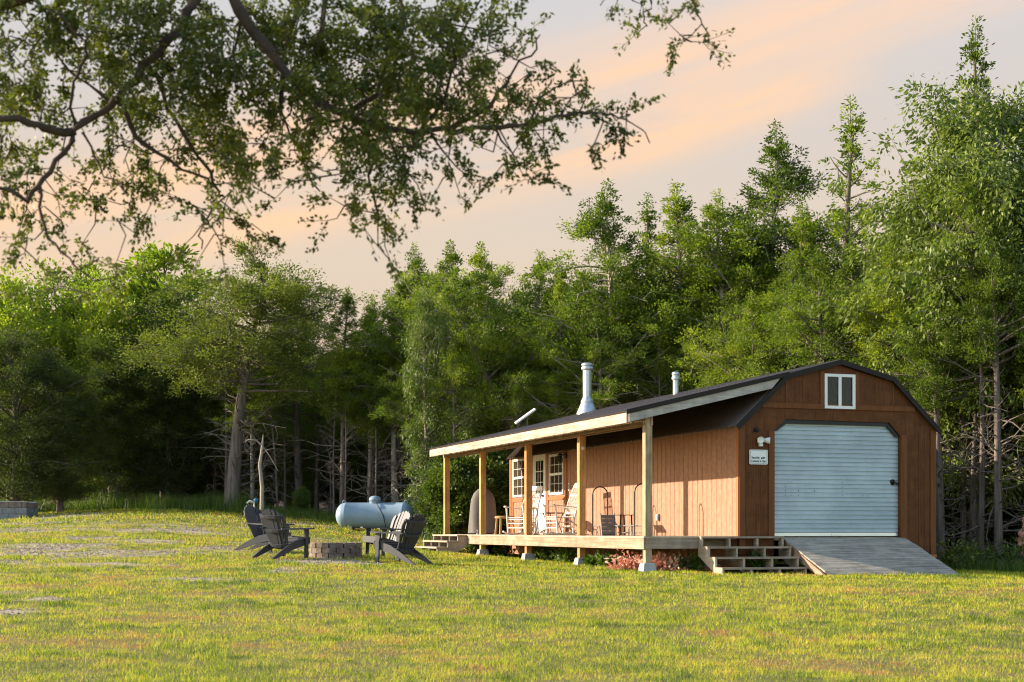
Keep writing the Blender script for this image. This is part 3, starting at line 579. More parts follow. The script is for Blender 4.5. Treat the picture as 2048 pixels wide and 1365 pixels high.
# ------------------------------------------------------------------ small leafy plants
def plant(name, x, y, h, w, n, mat, label, L=.10, Wd=.05, cat='plant'):
    r = np.random.default_rng(int(abs(x * 100) + abs(y * 10)) + n); z = g1(x, y)
    root = empty(name, (x, y, z), label=label, cat=cat); mb = MB(); C = []
    for k in range(max(4, n // 30)):
        a = r.uniform(0, 6.28); rr_ = r.uniform(.2, 1) * w; e = np.array([math.cos(a) * rr_, math.sin(a) * rr_, h * r.uniform(.45, 1)]); mb.tube([(0, 0, -.02), tuple(e * np.array([.4, .4, .6])), tuple(e)], [.006, .005, .003], 4)
        m_ = 30; pc = e * r.uniform(.45, 1.05, (m_, 1)) + r.normal(0, w * .22, (m_, 3)); C.append(pc)
    pc = np.concatenate(C); pc[:, 2] = np.maximum(pc[:, 2], .01); dr = pc * np.array([1, 1, .3]) + r.normal(0, .5 * w, pc.shape) + np.array([0, 0, .1])
    V = quads(pc, dr, r.normal(0, 1, pc.shape), L * r.uniform(.6, 1.3, len(pc)), Wd * r.uniform(.7, 1.2, len(pc)))
    mb.build('stem', M['barkdec'], root); mesh_np('leaves', V, np.arange(len(V)).reshape(-1, 4), M[mat], root, rnd=np.repeat(r.random(len(pc)), 4)); return root
for px, D, h, w, nn, mt, lab in [
 (1098, 33.6, .36, .34, 420, 'herb', 'leafy green plant under the deck right of the middle footing'),
 (1128, 32.6, .34, .32, 420, 'herb', 'leafy green plant under the deck left of the fourth footing'),
 (1006, 37.8, .25, .3, 300, 'herb', 'low green plant beside the second footing'),
 (950, 38.2, .30, .4, 360, 'herb', 'green plant beside the rear porch steps'),
 (985, 38.6, .22, .35, 300, 'herb', 'low green plant under the rear deck'),
 (1215, 29.6, .22, .22, 260, 'herb', 'small green plant in front of the pipe bundle'),
 (1190, 30.0, .14, .2, 200, 'herb', 'small low plant beside the fourth footing'),
 (1262, 28.2, .16, .42, 620, 'red', 'patch of pale pink foliage left of the front footing'),
 (1325, 28.0, .24, .34, 620, 'red', 'mound of orange red foliage right of the front footing'),
 (1372, 28.0, .22, .25, 300, 'herb', 'dark green plant left of the front steps'),
 (1398, 27.9, .24, .2, 240, 'herb', 'green plant against the front steps stringer'),
 (1516, 27.6, .38, .18, 160, 'herb', 'green weed growing under the front steps'),
 (1540, 27.8, .25, .18, 120, 'herb', 'small weed in the shade under the front steps'),
 (1920, 30.5, .5, .45, 420, 'leafbig', 'leafy plant beyond the ramp at the right cabin corner'),
 (1955, 31.0, .55, .5, 420, 'leafbig', 'leafy plant between the ramp and the dark cedar trunk'),
 (2030, 30.6, .6, .5, 460, 'leafbig', 'leafy plant at the right edge of the frame'),
 ]:
    plant('leafy_plant' if mt != 'red' else 'red_plant', (px - 1024) / F * D, D, h * (.75 if mt == 'red' else 1), w, nn, mt, lab)
mb_ = None
vx, vy = (2040 - 1024) / F * 31.2, 31.2
vr = plant('red_vine', vx, vy, 1.2, .14, 45, 'red', 'vine with red autumn leaves climbing at the right edge of the frame', .13, .08, 'vine')

# ------------------------------------------------------------------ the cabin
cabin = empty('cabin', (CX, CY, DK), CA, label='brown barn cabin with gambrel metal roof, white roll up door and side porch', cat='cabin')
def C_(a, tt, h=0):
    x, y = cab2w(a, tt); return Vector((x, y, DK + h))
def cg(a, tt):
    x, y = cab2w(a, tt); return g1(x, y) - DK
WD, LN = 4.23, 13.45
GAM = [(0, 2.08), (.96, 2.97), (2.115, 3.25), (3.27, 2.97), (4.23, 2.08)]
# front wall with the door opening
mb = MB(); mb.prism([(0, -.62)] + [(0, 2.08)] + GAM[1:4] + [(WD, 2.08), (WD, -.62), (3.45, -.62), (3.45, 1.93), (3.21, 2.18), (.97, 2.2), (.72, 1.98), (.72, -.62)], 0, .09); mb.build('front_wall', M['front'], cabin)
mb = MB(); mb.prism([(0, -.62)] + GAM + [(WD, -.62)], LN - .09, LN); mb.build('rear_wall', M['siding'], cabin)
mb = MB()      # side wall with milled vertical grooves
pr = []; tt = .095; x0 = 0.
while tt < LN - .1:
    pr += [(x0, tt), (x0, min(tt + .198, LN - .095)), (x0 + .012, min(tt + .200, LN - .094)), (x0 + .012, min(tt + .212, LN - .093))]; tt += .214
vs = [(a, b, -.62) for a, b in pr] + [(a, b, 2.10) for a, b in pr]; n = len(pr); mb.add(vs, [(i, i + 1, n + i + 1, n + i) for i in range(n - 1)])
mb.box(.02, .09, .095, LN - .095, -.62, 2.09); mb.build('side_wall', M['siding'], cabin)
mb = MB(); mb.box(WD - .09, WD, .095, LN - .095, -.62, 2.09); mb.build('side_wall', M['siding'], cabin)
mb = MB(); mb.box(.1, WD - .1, .1, LN - .1, -.08, -.02); mb.build('floor', M['deck'], cabin)
# trim on the gable
mb = MB(); z = -.022
for a0, a1, h0, h1 in ((-.012, .10, -.35, 2.06), (.60, .72, -.02, 1.97), (3.45, 3.59, -.35, 1.95), (4.12, 4.24, -.35, 2.06), (1.69, 1.775, 2.50, 3.12), (2.45, 2.53, 2.50, 3.12)): mb.box(a0, a1, z, -.001, h0, h1)
mb.box(.46, 3.76, -.026, -.0015, 2.405, 2.50)
for a in (.96, 1.33, 2.91, 3.27): mb.box(a, a + .025, -.012, -.001, 2.50, 2.93)
for a in (.30, .45, 3.86, 4.0): mb.box(a, a + .012, -.008, -.001, -.3, 2.0)
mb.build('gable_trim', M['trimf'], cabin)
mb = MB(); mb.box(3.60, 4.25, -.03, -.0016, -.42, -.36); mb.box(-.03, .002, .0, .09, -.05, 2.06); mb.box(-.03, .002, LN - .11, LN, -.6, 2.06); mb.build('corner_trim', M['trim'], cabin)
# side wall trim around the windows and door
mb = MB()
for t0 in (9.09, 10.42, 11.58, 11.98, 13.2): mb.box(-.022, .004, t0, t0 + .1, -.02, 2.04)
mb.box(-.020, .004, 9.19, 10.42, .86, .95); mb.box(-.020, .004, 12.08, 13.2, .86, .95); mb.box(-.020, .004, 9.19, 13.2, 2.03, 2.08)
mb.build('opening_trim', M['trim'], cabin)
# roll-up door
mb = MB(); pr = []; h = .06; i = 0
while h < 2.16: pr += [(0, h), (.018, h + .012), (.018, h + .060), (0, h + .072)]; h += .084
vs = [(.70, .10 - d, hh) for d, hh in pr] + [(3.47, .10 - d, hh) for d, hh in pr]; n = len(pr); mb.add(vs, [(i, n + i, n + i + 1, i + 1) for i in range(n - 1)])
rd = mb.build('roll_up_door', M['door'], cabin)
mb = MB(); mb.box(.73, 3.44, .06, .10, .0, .062); mb.build('bottom_bar', M['steel'], rd)
mb = MB(); mb.lathe([(.0, 0), (.055, .0), (.06, .02), (.03, .035), (0, .036)], (3.33, .075, 1.04), 16, 'y', None); mb.bar((3.33, .05, 1.04), (3.44, .05, 1.0), .03, .04); mb.build('door_handle', M['black'], rd)
mb = MB(); mb.box(1.98, 2.2, .045, .06, .018, .045); mb.build('lift_handle', M['steel'], rd)
mb = MB()
for a, k0, k1 in ((1.0, 8, 12), (1.12, 8, 13), (1.28, 8, 12), (1.62, 9, 11), (2.22, 8, 13), (2.66, 8, 10), (2.78, 8, 10), (3.12, 9, 10)):
    for k in range(k0, k1 - 1): mb.box(a - .004, a + .004, .078, .0815, .09 + k * .084 - .004 + .0, .09 + k * .084 + R.uniform(.005, .026))
mb.build('scuff_marks', M['black'], rd)
mb = MB(); O = [(.72, 1.98), (.97, 2.2), (3.21, 2.18), (3.45, 1.93)]; I = [(.80, 1.98), (1.00, 2.12), (3.17, 2.115), (3.37, 1.91)]
for k in range(3): mb.prism([O[k], O[k + 1], I[k + 1], I[k]], .03, .075)
mb.build('door_seal', M['black'], cabin)
# windows
def window(a0, a1, h0, h1, side, mull_v, rows, name='window', rail=None):
    fr = MB(); w = .055
    def bx(m_, u0, u1, v0, v1, d0, d1):
        if side: m_.box(-d1, -d0, u0, u1, v0, v1)
        else: m_.box(u0, u1, -d1, -d0, v0, v1)
    bx(fr, a0, a0 + w, h0, h1, -.01, .035); bx(fr, a1 - w, a1, h0, h1, -.01, .035); bx(fr, a0 + w, a1 - w, h0, h0 + w, -.01, .034); bx(fr, a0 + w, a1 - w, h1 - w, h1, -.01, .034)
    if rail: bx(fr, a0 + w, a1 - w, rail - .03, rail + .03, -.01, .033)
    else: bx(fr, (a0 + a1) / 2 - .03, (a0 + a1) / 2 + .03, h0 + w, h1 - w, -.01, .033)
    f = fr.build(name, M['white'], cabin)
    mu = MB()
    for v in mull_v: bx(mu, v - .006, v + .006, h0 + w, h1 - w, .002, .012)
    for v in rows: bx(mu, a0 + w, a1 - w, v - .006, v + .006, .003, .013)
    if mull_v: mu.build('muntins', M['white'], f)
    g = MB(); bx(g, a0 + w, a1 - w, h0 + w, h1 - w, -.004, .001); g.build('pane', M['glass'], f); return f
for t0, t1 in ((9.31, 10.32), (12.15, 13.16)):
    f = window(t0, t1, .99, 2.0, True, (t0 + .35, t0 + .66), (1.265, 1.735), rail=1.5)
    if t0 > 12:
        b = MB(); b.box(.02, .03, t0 + .05, t1 - .05, 1.04, 1.97); b.build('blind', pm('blind', (.5, .5, .5), (.4, .4, .42), (1, 1, 30)), f)
window(1.78, 2.44, 2.42, 3.08, False, (), ())
# window recesses cut light: dark backing inside the gable window is the loft itself
mb = MB(); mb.lathe([(0, 0), (.035, .02), (.04, .06), (.0, .09)], (2.02, .5, 2.72), 10); mb.build('loft_lamp', M['glow'], cabin)
# entry door
mb = MB(); mb.box(-.03, .01, 10.58, 10.66, 0, 2.08); mb.box(-.03, .01, 11.46, 11.54, 0, 2.08); mb.box(-.03, .01, 10.66, 11.46, 2.0, 2.08); mb.build('door_frame', M['white'], cabin)
mb = MB(); mb.box(-.012, .005, 10.66, 11.46, 0.01, 2.0); ed = mb.build('entry_door', M['white'], cabin)
mb = MB(); mb.box(-.018, -.0125, 10.78, 11.34, 1.05, 1.88); mb.build('pane', M['glass'], ed)
mb = MB(); mb.box(-.026, -.019, 10.96, 10.98, 1.05, 1.88); mb.box(-.026, -.019, 11.14, 11.16, 1.05, 1.88); mb.box(-.027, -.019, 10.78, 11.34, 1.32, 1.34); mb.box(-.027, -.019, 10.78, 11.34, 1.60, 1.62); mb.build('muntins', M['white'], ed)
mb = MB(); mb.lathe([(0, 0), (.028, .0), (.03, -.04), (0, -.06)], (-.02, 10.75, .98), 10, 'x'); mb.build('door_knob', M['bronze'], ed)
# roof sheets with ribs running down the slope
def sheet(p, q, t0, t1, pitch=.115, hgt=.017, thick=.012):
    """ribbed sheet from (a,h) p to q"""
    d = Vector((q[0] - p[0], q[1] - p[1])); nrm = Vector((-d.y, d.x)).normalized()
    if nrm.y < 0: nrm = -nrm
    prof = []; tt = t0
    while tt < t1 - .001:
        for f, z in ((0, 0), (.55, 0), (.68, 1), (.87, 1)): 
            if tt + f * pitch <= t1: prof.append((tt + f * pitch, z * hgt))
        tt += pitch
    prof.append((t1, 0)); vs = []; n = len(prof)
    for pt in (p, q):
        for tt, z in prof: vs.append((pt[0] + nrm.x * z, tt, pt[1] + nrm.y * z))
    for pt in (p, q):
        for tt, z in prof: vs.append((pt[0] + nrm.x * (z - thick), tt, pt[1] + nrm.y * (z - thick)))
    fs = [(i, i + 1, n + i + 1, n + i) for i in range(n - 1)] + [(2 * n + i, 3 * n + i, 3 * n + i + 1, 2 * n + i + 1) for i in range(n - 1)]
    fs += [(i, 2 * n + i, 2 * n + i + 1, i + 1) for i in range(n - 1)] + [(n + i, n + i + 1, 3 * n + i + 1, 3 * n + i) for i in range(n - 1)]
    return MB().add(vs, fs)
rf = MB()
for p, q in (((-.09, 2.035), (.955, 3.01)), ((.98, 3.045), (2.115, 3.32)), ((2.115, 3.32), (3.275, 3.035)), ((3.275, 3.025), (4.33, 2.035))):
    s_ = sheet(p, q, -.06, LN + .06, .15, .03); rf.add(s_.v, s_.f)
roof = rf.build('roof', M['roof'], cabin)
rc = MB(); rc.prism([(1.98, 3.30), (2.115, 3.345), (2.25, 3.30), (2.25, 3.315), (2.115, 3.362), (1.98, 3.315)], -.08, LN + .08); rc.build('ridge_cap', M['rooftrim'], roof)
PT = [(-.10, 2.03), (.96, 3.025), (2.115, 3.335), (3.28, 3.035), (4.34, 2.03)]
for y0, y1, sg_ in ((-.085, -.06, -1), (LN + .06, LN + .085, 1)):
    rk = MB()
    for k in range(4):
        (a0, h0), (a1, h1) = PT[k], PT[k + 1]; L = math.hypot(a1 - a0, h1 - h0); nx_, nz_ = -(h1 - h0) / L, (a1 - a0) / L; w = .075
        rk.prism([(a0, h0 + .02), (a1, h1 + .02), (a1 - nx_ * w, h1 - nz_ * w), (a0 - nx_ * w, h0 - nz_ * w)], y0 - (.002 * k if sg_ < 0 else 0), y1 + (.002 * k if sg_ > 0 else 0))
    rk.build('rake_trim', M['rooftrim'], roof)
# porch roof
pr_ = sheet((-2.30, 2.262), (.985, 3.052), -.09, 13.35).build('porch_roof', M['roof'], cabin)
sl = (3.052 - 2.262) / 3.285
mb = MB(); mb.box(-2.30, -2.262, -.06, 13.33, 2.055, 2.235); mb.build('fascia', M['woodF'], pr_)
def hr(a): return 2.262 + (a + 2.30) * sl
mb = MB(); mb.prism([(-2.262, hr(-2.262) - .05), (.80, hr(.80) - .05), (.62, hr(.62) - .21), (-2.262, hr(-2.262) - .205)], -.102, -.06); mb.build('end_rafter', M['greyL'], pr_)
mb = MB(); mb.prism([(-2.318, hr(-2.318) + .02), (1.0, hr(1.0) + .02), (.90, hr(.90) - .055), (-2.318, hr(-2.318) - .055)], -.125, -.104); mb.prism([(-2.31, hr(-2.31) + .03), (1.0, hr(1.0) + .03), (1.0, hr(1.0) + .018), (-2.31, hr(-2.31) + .018)], -.104, .06)
mb.build('edge_trim', M['rooftrim'], pr_); mb = MB(); mb.prism([(-2.31, hr(-2.31) + .02), (1.0, hr(1.0) + .02), (.90, hr(.90) - .09), (-2.31, hr(-2.31) - .09)], 13.35, 13.375); mb.build('edge_trim', M['rooftrim'], pr_)
mb = MB()
for k in range(1, 23): tt = k * .606; mb.prism([(-2.258, hr(-2.258) - .02), (.3, hr(.3) - .02), (.2, hr(.2) - .13), (-2.258, hr(-2.258) - .13)], tt, tt + .038)
mb.build('rafters', M['woodY'], pr_)
mb = MB(); mb.box(-1.80, -1.76, -.02, 13.4, 2.02, 2.22); mb.box(-1.935, -1.90, .14, 13.32, 2.03, 2.19); mb.build('beam', M['woodY'], pr_)
# posts on concrete footings
PT5 = (.0, 3.33, 6.63, 10.05, 13.26)
for i, tp_ in enumerate(PT5):
    mb = MB(); g = cg(-1.83, tp_ + .07)
    mb.box(-1.90, -1.76 - .003, tp_, tp_ + .14, 0.005 if i == 4 else .0, 2.20); 
    if i < 4: mb.box(-1.895, -1.768, tp_ + .004, tp_ + .136, g + .14, -.03)
    po = mb.build('porch_post', M['postgrey' if i == 0 else 'woodZ'], cabin, .004)
    if i == 0: po['label'] = 'front post, greyer and more weathered'
    if i < 4:
        mb = MB(); b, tq = .155, .105; c0, c1 = -1.83, tp_ + .07
        mb.add([(c0 - b, c1 - b, g - .08), (c0 + b, c1 - b, g - .08), (c0 + b, c1 + b, g - .08), (c0 - b, c1 + b, g - .08), (c0 - tq, c1 - tq, g + .16), (c0 + tq, c1 - tq, g + .16), (c0 + tq, c1 + tq, g + .16), (c0 - tq, c1 + tq, g + .16)], [(0, 3, 2, 1), (4, 5, 6, 7), (0, 1, 5, 4), (1, 2, 6, 5), (2, 3, 7, 6), (3, 0, 4, 7)])
        mb.build('footing', M['concrete'], po, .01)
    if i == 1:
        mb = MB(); mb.lathe([(0, 0), (.035, 0), (.038, -.012), (.012, -.016), (0, -.02)], (-1.83, tp_ - .002, 1.78), 16, 'y'); mb.build('round_disc', M['rocker'], po)
# deck
mb = MB(); a = -1.95
while a < -.03: mb.box(a, min(a + .135, -.032), -.04 if a > -1.9 else -.04, 13.42 if a > -1.80 else 13.40, -.036, 0); a += .14
dk = mb.build('deck', M['deck'], cabin)
mb = MB(); mb.box(-1.94, -1.902, -.01, 11.0, -.235, -.038); mb.build('side_rim_board', M['woodY'], dk)
mb = MB(); mb.box(-1.902, -.85, -.03, .008, -.225, -.038); mb.build('front_rim_board', M['greyX'], dk)
mb = MB()
for tt in np.arange(.4, 13.3, .6): mb.box(-1.90, -.03, tt, tt + .038, -.2, -.038)
mb.box(-1.90, -1.86, 11.0, 13.38, -.2, -.039); mb.build('joists', M['greyY'], dk)
mb = MB(); mb.bar((-.6, 13.1, -.06), (-.06, 13.3, -.5), .05, .04); mb.build('brace', M['trim'], dk)

# ------------------------------------------------------------------ things on and around the cabin
def crel(name, a, tt, h, rz=0, **k):
    v = C_(a, tt, h); return empty(name, v, CA + rz, **k)
st = crel('front_steps', -.85, 0, 0, label='weathered open wooden steps beside the ramp at the gable end', cat='steps')
for k in range(4):
    L = .15 + .285 * k; mb = MB(); mb.box(.045, 1.70, -L, -L + (.27 if k else .14), -.185 * k - .038, -.185 * k - .002); mb.build('tread', M['greyX'], st)
gg = cg(-.85, -1.0)
for x0 in (0.0, .56, 1.13, 1.655):
    pts = [(0.0 if x0 else -.015, -.04)]
    prof = [(-.012, -.04 + (.038 if x0 == 0 else 0))]
    for k in range(4):
        L = .14 + .285 * k; prof += [(-L, prof[-1][1]), (-L, -.185 * (k + 1) - (.0 if x0 == 0 else .04))]
    prof = prof[:-1] + [(-1.0, gg - .05), (-.80, gg - .05), (-.012, -.36)]
    mb = MB(); mb.prism(prof, x0, x0 + .04, 'yz'); mb.build('stringer', M['greyY'], st)
rs = crel('rear_steps', -1.95, 11.05, 0, label='small open wooden steps at the far end of the porch', cat='steps')
for k in range(3):
    mb = MB(); mb.box(-.26 - .27 * k, .0 - .27 * k + .01, 0, 2.33, -.155 * k - .04, -.155 * k - .002 + (-.004 if k == 0 else 0)); mb.build('tread', M['deck'], rs)
gr_ = cg(-2.6, 11.05)
for y0 in (.02, .78, 1.54, 2.27):
    prof = [(0, -.045), (-.24, -.045), (-.24, -.20), (-.51, -.20), (-.51, -.355), (-.78, -.355), (-.78, gr_ - .08), (-.45, gr_ - .08), (0, -.30)]
    mb = MB(); mb.prism(prof, y0, y0 + .038, 'xz'); mb.build('stringer', M['greyY'], rs)
rp = crel('wooden_ramp', 0, 0, 0, label='grey weathered plank ramp up to the roll up door', cat='ramp')
gl, gr2 = cg(1.0, -1.6), cg(3.6, -1.7)
mb = MB(); npl = 12
for k in range(npl):
    f0, f1 = k / npl, (k + .93) / npl; zb = min(gl, gr2) - .03
    def q(f, s): 
        a = (.90 + .08 * f) if s == 0 else (3.56 + .10 * f); return (a, -.005 - 1.72 * f, -.03 + (zb + .03) * f)
    A, B, Cq, D_ = q(f0, 0), q(f0, 1), q(f1, 1), q(f1, 0); dn = lambda v: (v[0], v[1] - .01, v[2] - .036); jit = R.uniform(-.007, .007)
    up = lambda v: (v[0], v[1], v[2] + jit)
    vs = [up(A), up(B), up(Cq), up(D_), dn(A), dn(B), dn(Cq), dn(D_)]; mb.add(vs, [(0, 1, 2, 3), (7, 6, 5, 4), (0, 4, 5, 1), (1, 5, 6, 2), (2, 6, 7, 3), (3, 7, 4, 0)])
mb.build('planks', M['ramp'], rp)
for a in (.92, 1.9, 2.75, 3.56):
    mb = MB(); mb.prism([(-.02, -.075), (-1.70, zb - .04), (-1.70, zb - .14), (-.02, -.26)], a, a + .04, 'yz'); mb.build('support_beam', M['woodY'], rp)
# stove pipe and vent pipe through the roof
def pipe(a, tt, r, H, cap, label, cone):
    h0 = 3.32 - abs(a - 2.115) * .243
    e = crel('stove_pipe' if cone else 'vent_pipe', a, tt, h0, label=label, cat='chimney')
    if cone: MB().lathe([(.30, -.10), (.29, -.02), (.17, .27), (.16, .28), (.175, .285), (.175, .30), (r, .42)], n=4 if False else 24).build('flashing', M['alu'], e)
    MB().lathe([(r, -.05), (r, H)], n=24).build('pipe', M['alu'], e)
    MB().lathe([(r, H - .02), (cap, H), (cap + .004, H + .06), (cap - .012, H + .065), (cap - .012, H + .10), (cap, H + .105), (cap, H + .15), (cap * .6, H + .18), (0.01, H + .185)], n=24).build('cap', M['alu'], e)
pipe(1.80, 12.35, .118, 1.16, .158, 'tall shiny metal stove pipe with conical base on the roof', True)
pipe(1.80, 6.72, .066, .36, .092, 'short white metal vent pipe on the roof near the gable', False)
e = crel('satellite_dish', .26, 12.9, 2.262 + 2.56 * sl, label='flat white internet dish tilted on the far end of the roof', cat='satellite dish')
mt = Matrix.Rotation(CA * -1, 4, 'Z') @ Matrix.Translation((0, 0, .30)) @ Matrix.Rotation(math.radians(-36), 4, 'Y') @ Matrix.Rotation(math.radians(8), 4, 'X')
mb = MB(); mb.box(-.36, .30, -.2, .2, -.02, .025, mt); mb.build('panel', M['white'], e, .01)
mb = MB(); mb.tube([(.03, 0, 0), (.03, 0, .26)], .022, 8); mb.tube([(.0, 0, .0), (.2, .1, -.0)], .014, 6); mb.tube([(.0, 0, .05), (-.12, -.1, -.02)], .014, 6); mb.build('mast', M['slate'], e)
# security sign
sg = crel('security_sign', .38, -.03, 1.475, label='white metal security cameras sign on the brown gable wall', cat='sign')
def rrect(w, h, r, n=5):
    return [(sx * (w - r) + r * math.cos(a), sz * (h - r) + r * math.sin(a)) for sx, sz, a0 in ((1, 1, 0), (-1, 1, 90), (-1, -1, 180), (1, -1, 270)) for a in [math.radians(a0 + 90 * k / n) for k in range(n + 1)]]
mb = MB(); mb.prism(rrect(.19, .137, .025), -.002, .004); mb.build('board', M['sign'], sg)
mb = MB(); o_ = rrect(.172, .12, .018); i_ = rrect(.167, .115, .015); n = len(o_)
mb.add([(x, -.0035, z) for x, z in o_] + [(x, -.0035, z) for x, z in i_], [(i, (i + 1) % n, n + (i + 1) % n, n + i) for i in range(n)]); mb.build('border', M['black'], sg)
def text(body, size, x, z, parent, name, sx=1.0):
    cu = bpy.data.curves.new(name, 'FONT'); cu.body = body; cu.size = size; cu.align_x = 'LEFT'; cu.extrude = .0006; cu.offset = .0012
    tob = bpy.data.objects.new(name + '_curve', cu); COL.objects.link(tob); dg = bpy.context.evaluated_depsgraph_get(); me = bpy.data.meshes.new_from_object(tob.evaluated_get(dg)); bpy.data.objects.remove(tob)
    me.transform(Matrix.Translation((x, -.0045, z)) @ Matrix.Rotation(math.radians(90), 4, 'X') @ Matrix.Diagonal((sx, 1, 1, 1))); me.materials.clear(); me.materials.append(M['black'])
    ob = bpy.data.objects.new(name, me); COL.objects.link(ob); ob.parent = parent; return ob
text('Security', .066, -.148, -.030, sg, 'lettering', .78); text('Cameras in Use', .066, -.155, -.095, sg, 'lettering', .70)
mb = MB(); mb.prism([(.045, -.028), (.06, .0), (.075, -.004), (.075, -.03), (.06, -.036)], -.0048, -.0030); mb.prism([(.082, .002), (.098, .004), (.098, -.036), (.082, -.03)], -.0048, -.0030); mb.prism([(.102, .004), (.14, -.010), (.135, -.020), (.105, -.034)], -.0048, -.0030); mb.build('camera_emblem', M['black'], sg)
# flood light
fl = crel('flood_light', .41, -.02, 1.80, label='white twin head flood light above the security sign', cat='light')
MB().lathe([(0, 0), (.05, 0), (.055, -.02), (.03, -.03), (0, -.03)], (0, 0, -.03), 16, 'y').build('base', M['white'], fl)
def head(c, dirv):
    q = Vector(dirv).to_track_quat('Z', 'Y').to_matrix().to_4x4(); q.translation = Vector(c); mb = MB(); mb.lathe([(.0, -.02), (.035, -.015), (.045, .03), (.062, .10), (.056, .102), (.05, .09), (0, .088)], n=16, mat=q); return mb.build('lamp_head', M['white'], fl)
head((-.04, -.05, .0), (-.12, -1, -.15)); head((.07, -.05, -.01), (.9, -.6, -.1))
mb = MB(); mb.box(-.03, .04, -.055, -.01, -.125, -.07); mb.build('motion_sensor', M['white'], fl)
cm = crel('security_camera', .34, -.012, 1.98, label='small round black camera high on the gable wall', cat='camera')
MB().lathe([(0, 0), (.045, 0), (.045, -.03), (.03, -.045), (0, -.045)], n=16, axis='y').build('housing', M['black'], cm)
MB().lathe([(0, -.0455), (.016, -.046), (.014, -.055), (0, -.056)], n=12, axis='y').build('lens', M['bronze'], cm)
ln = crel('wall_lantern', -.03, 9.14, 1.80, label='bronze cage lantern on the wall right of the window', cat='lantern')
mb = MB(); mb.box(.0, .03, -.05, .05, .06, .2); mb.tube([(0, 0, .14), (-.08, 0, .2), (-.13, 0, .16)], .01, 6); mb.build('bracket', M['bronze'], ln)
mb = MB(); mb.lathe([(.02, .18), (.085, .14), (.09, .13), (.0, .129)], (-.13, 0, 0), 8)
for k in range(8): an = k * math.pi / 4; mb.tube([(-.13 + .075 * math.cos(an), .075 * math.sin(an), .13), (-.13 + .055 * math.cos(an), .055 * math.sin(an), -.04)], .005, 4)
mb.lathe([(0, -.05), (.06, -.045), (.06, -.035), (0, -.034)], (-.13, 0, 0), 8); mb.build('cage', M['bronze'], ln)
MB().lathe([(0, -.03), (.045, -.03), (.055, .12), (0, .125)], (-.13, 0, 0), 12).build('glass_shade', M['glass'], ln)
ot = crel('outlet_box', -.006, 3.64, .38, label='grey weatherproof outlet box low on the side wall', cat='outlet')
mb = MB(); mb.box(-.045, 0, -.04, .04, -.07, .07); mb.build('box', M['concrete'], ot, .006); mb = MB(); mb.box(-.055, -.0455, -.034, .034, -.06, .055); mb.build('lid', M['white'], ot, .003)
kb = crel('door_keypad', -.005, 8.93, 1.16, label='slim white thermometer strip on the wall right of the lantern', cat='thermometer')
mb = MB(); mb.box(-.018, 0, -.025, .025, -.10, .10); mb.build('plate', M['white'], kb, .005); mb = MB(); mb.box(-.022, -.0185, -.006, .006, -.07, .07); mb.build('scale_line', M['slate'], kb)
kb.name = 'wall_thermometer'

# ------------------------------------------------------------------ furniture
def adirondack():
    r = empty('adirondack_chair', (0, 0, 0)); m = M['chair']      # faces +y, ground at z 0
    for s in (-1, 1):
        mb = MB(); mb.prism([(.34, .0), (.34, .36), (.31, .38), (.255, .36), (.255, .0)], s * .30 - .018, s * .30 + .018, 'yz')
        mb.v = [(x, y, z) for x, y, z in mb.v]; mb.build('leg', m, r)
        mb = MB(); mb.prism([(.42, .385), (.40, .27), (.28, .24), (-.02, .17), (-.52, -.005), (-.62, .0), (-.30, .19), (.0, .33), (.25, .385)], s * .262 - .016, s * .262 + .016, 'yz'); mb.build('leg', m, r)
        mb = MB(); mb.prism([(s * .24, -.36), (s * .30, -.40), (s * .345, -.34), (s * .36, -.1), (s * .405, .2), (s * .405, .40), (s * .37, .44), (s * .27, .44), (s * .245, .40)], .555, .58, 'xy'); mb.prism([(.34, .36), (.345, .555), (.22, .555), (.26, .36)], s * .30 - .018, s * .30 + .018, 'yz'); mb.build('arm', m, r)
    mb = MB()
    for k in range(6):
        y0 = -.16 + k * .098; z0 = .245 + .150 * (y0 + .16) / .58; mb.box(-.262, .262, y0, y0 + .088, z0 + .018, z0 + .038) if k < 5 else mb.box(-.28, .28, .40, .425, .27, .40)
    mb.build('seat', m, r)
    tilt = Matrix.Translation((0, -.16, .20)) @ Matrix.Rotation(math.radians(22), 4, 'X')
    mb = MB(); ns = 7
    for k in range(ns):
        u0 = (k - ns / 2) / ns + .005; u1 = (k + 1 - ns / 2) / ns - .005; hh = .80 - .17 * (abs((u0 + u1)) ** 2.0)
        poly = [(u0 * .42, -.04), (u1 * .42, -.04), (u1 * .66, hh * .82), (u1 * .62, hh - .012 - .02 * (abs(u1) > abs(u0))), ((u0 + u1) / 2 * .62, hh + .01), (u0 * .62, hh - .012 - .02 * (abs(u0) > abs(u1))), (u0 * .66, hh * .82)]
        cv = .06 * (u0 + u1) ** 2
        mb.prism(poly, -.011 + cv, .011 + cv, 'xz', tilt)
    mb.build('backrest', m, r)
    for z, w in ((.02, .23), (.33, .275), (.62, .30)):
        mb = MB()
        pts = [(-w, -.01 + .05), (-w * .5, -.02), (0, -.03), (w * .5, -.02), (w, -.01 + .05)]
        for i in range(4):
            (xa, ya), (xb, yb) = pts[i], pts[i + 1]; mb.add([tilt @ Vector(v) for v in ((xa, ya - .005, z), (xb, yb - .005, z), (xb, yb - .027, z), (xa, ya - .027, z), (xa, ya - .005, z + .06), (xb, yb - .005, z + .06), (xb, yb - .027, z + .06), (xa, ya - .027, z + .06))], [(0, 1, 2, 3), (7, 6, 5, 4), (0, 4, 5, 1), (1, 5, 6, 2), (2, 6, 7, 3), (3, 7, 4, 0)])
        mb.build('back_rail', m, r)
    return r
ad0 = adirondack()
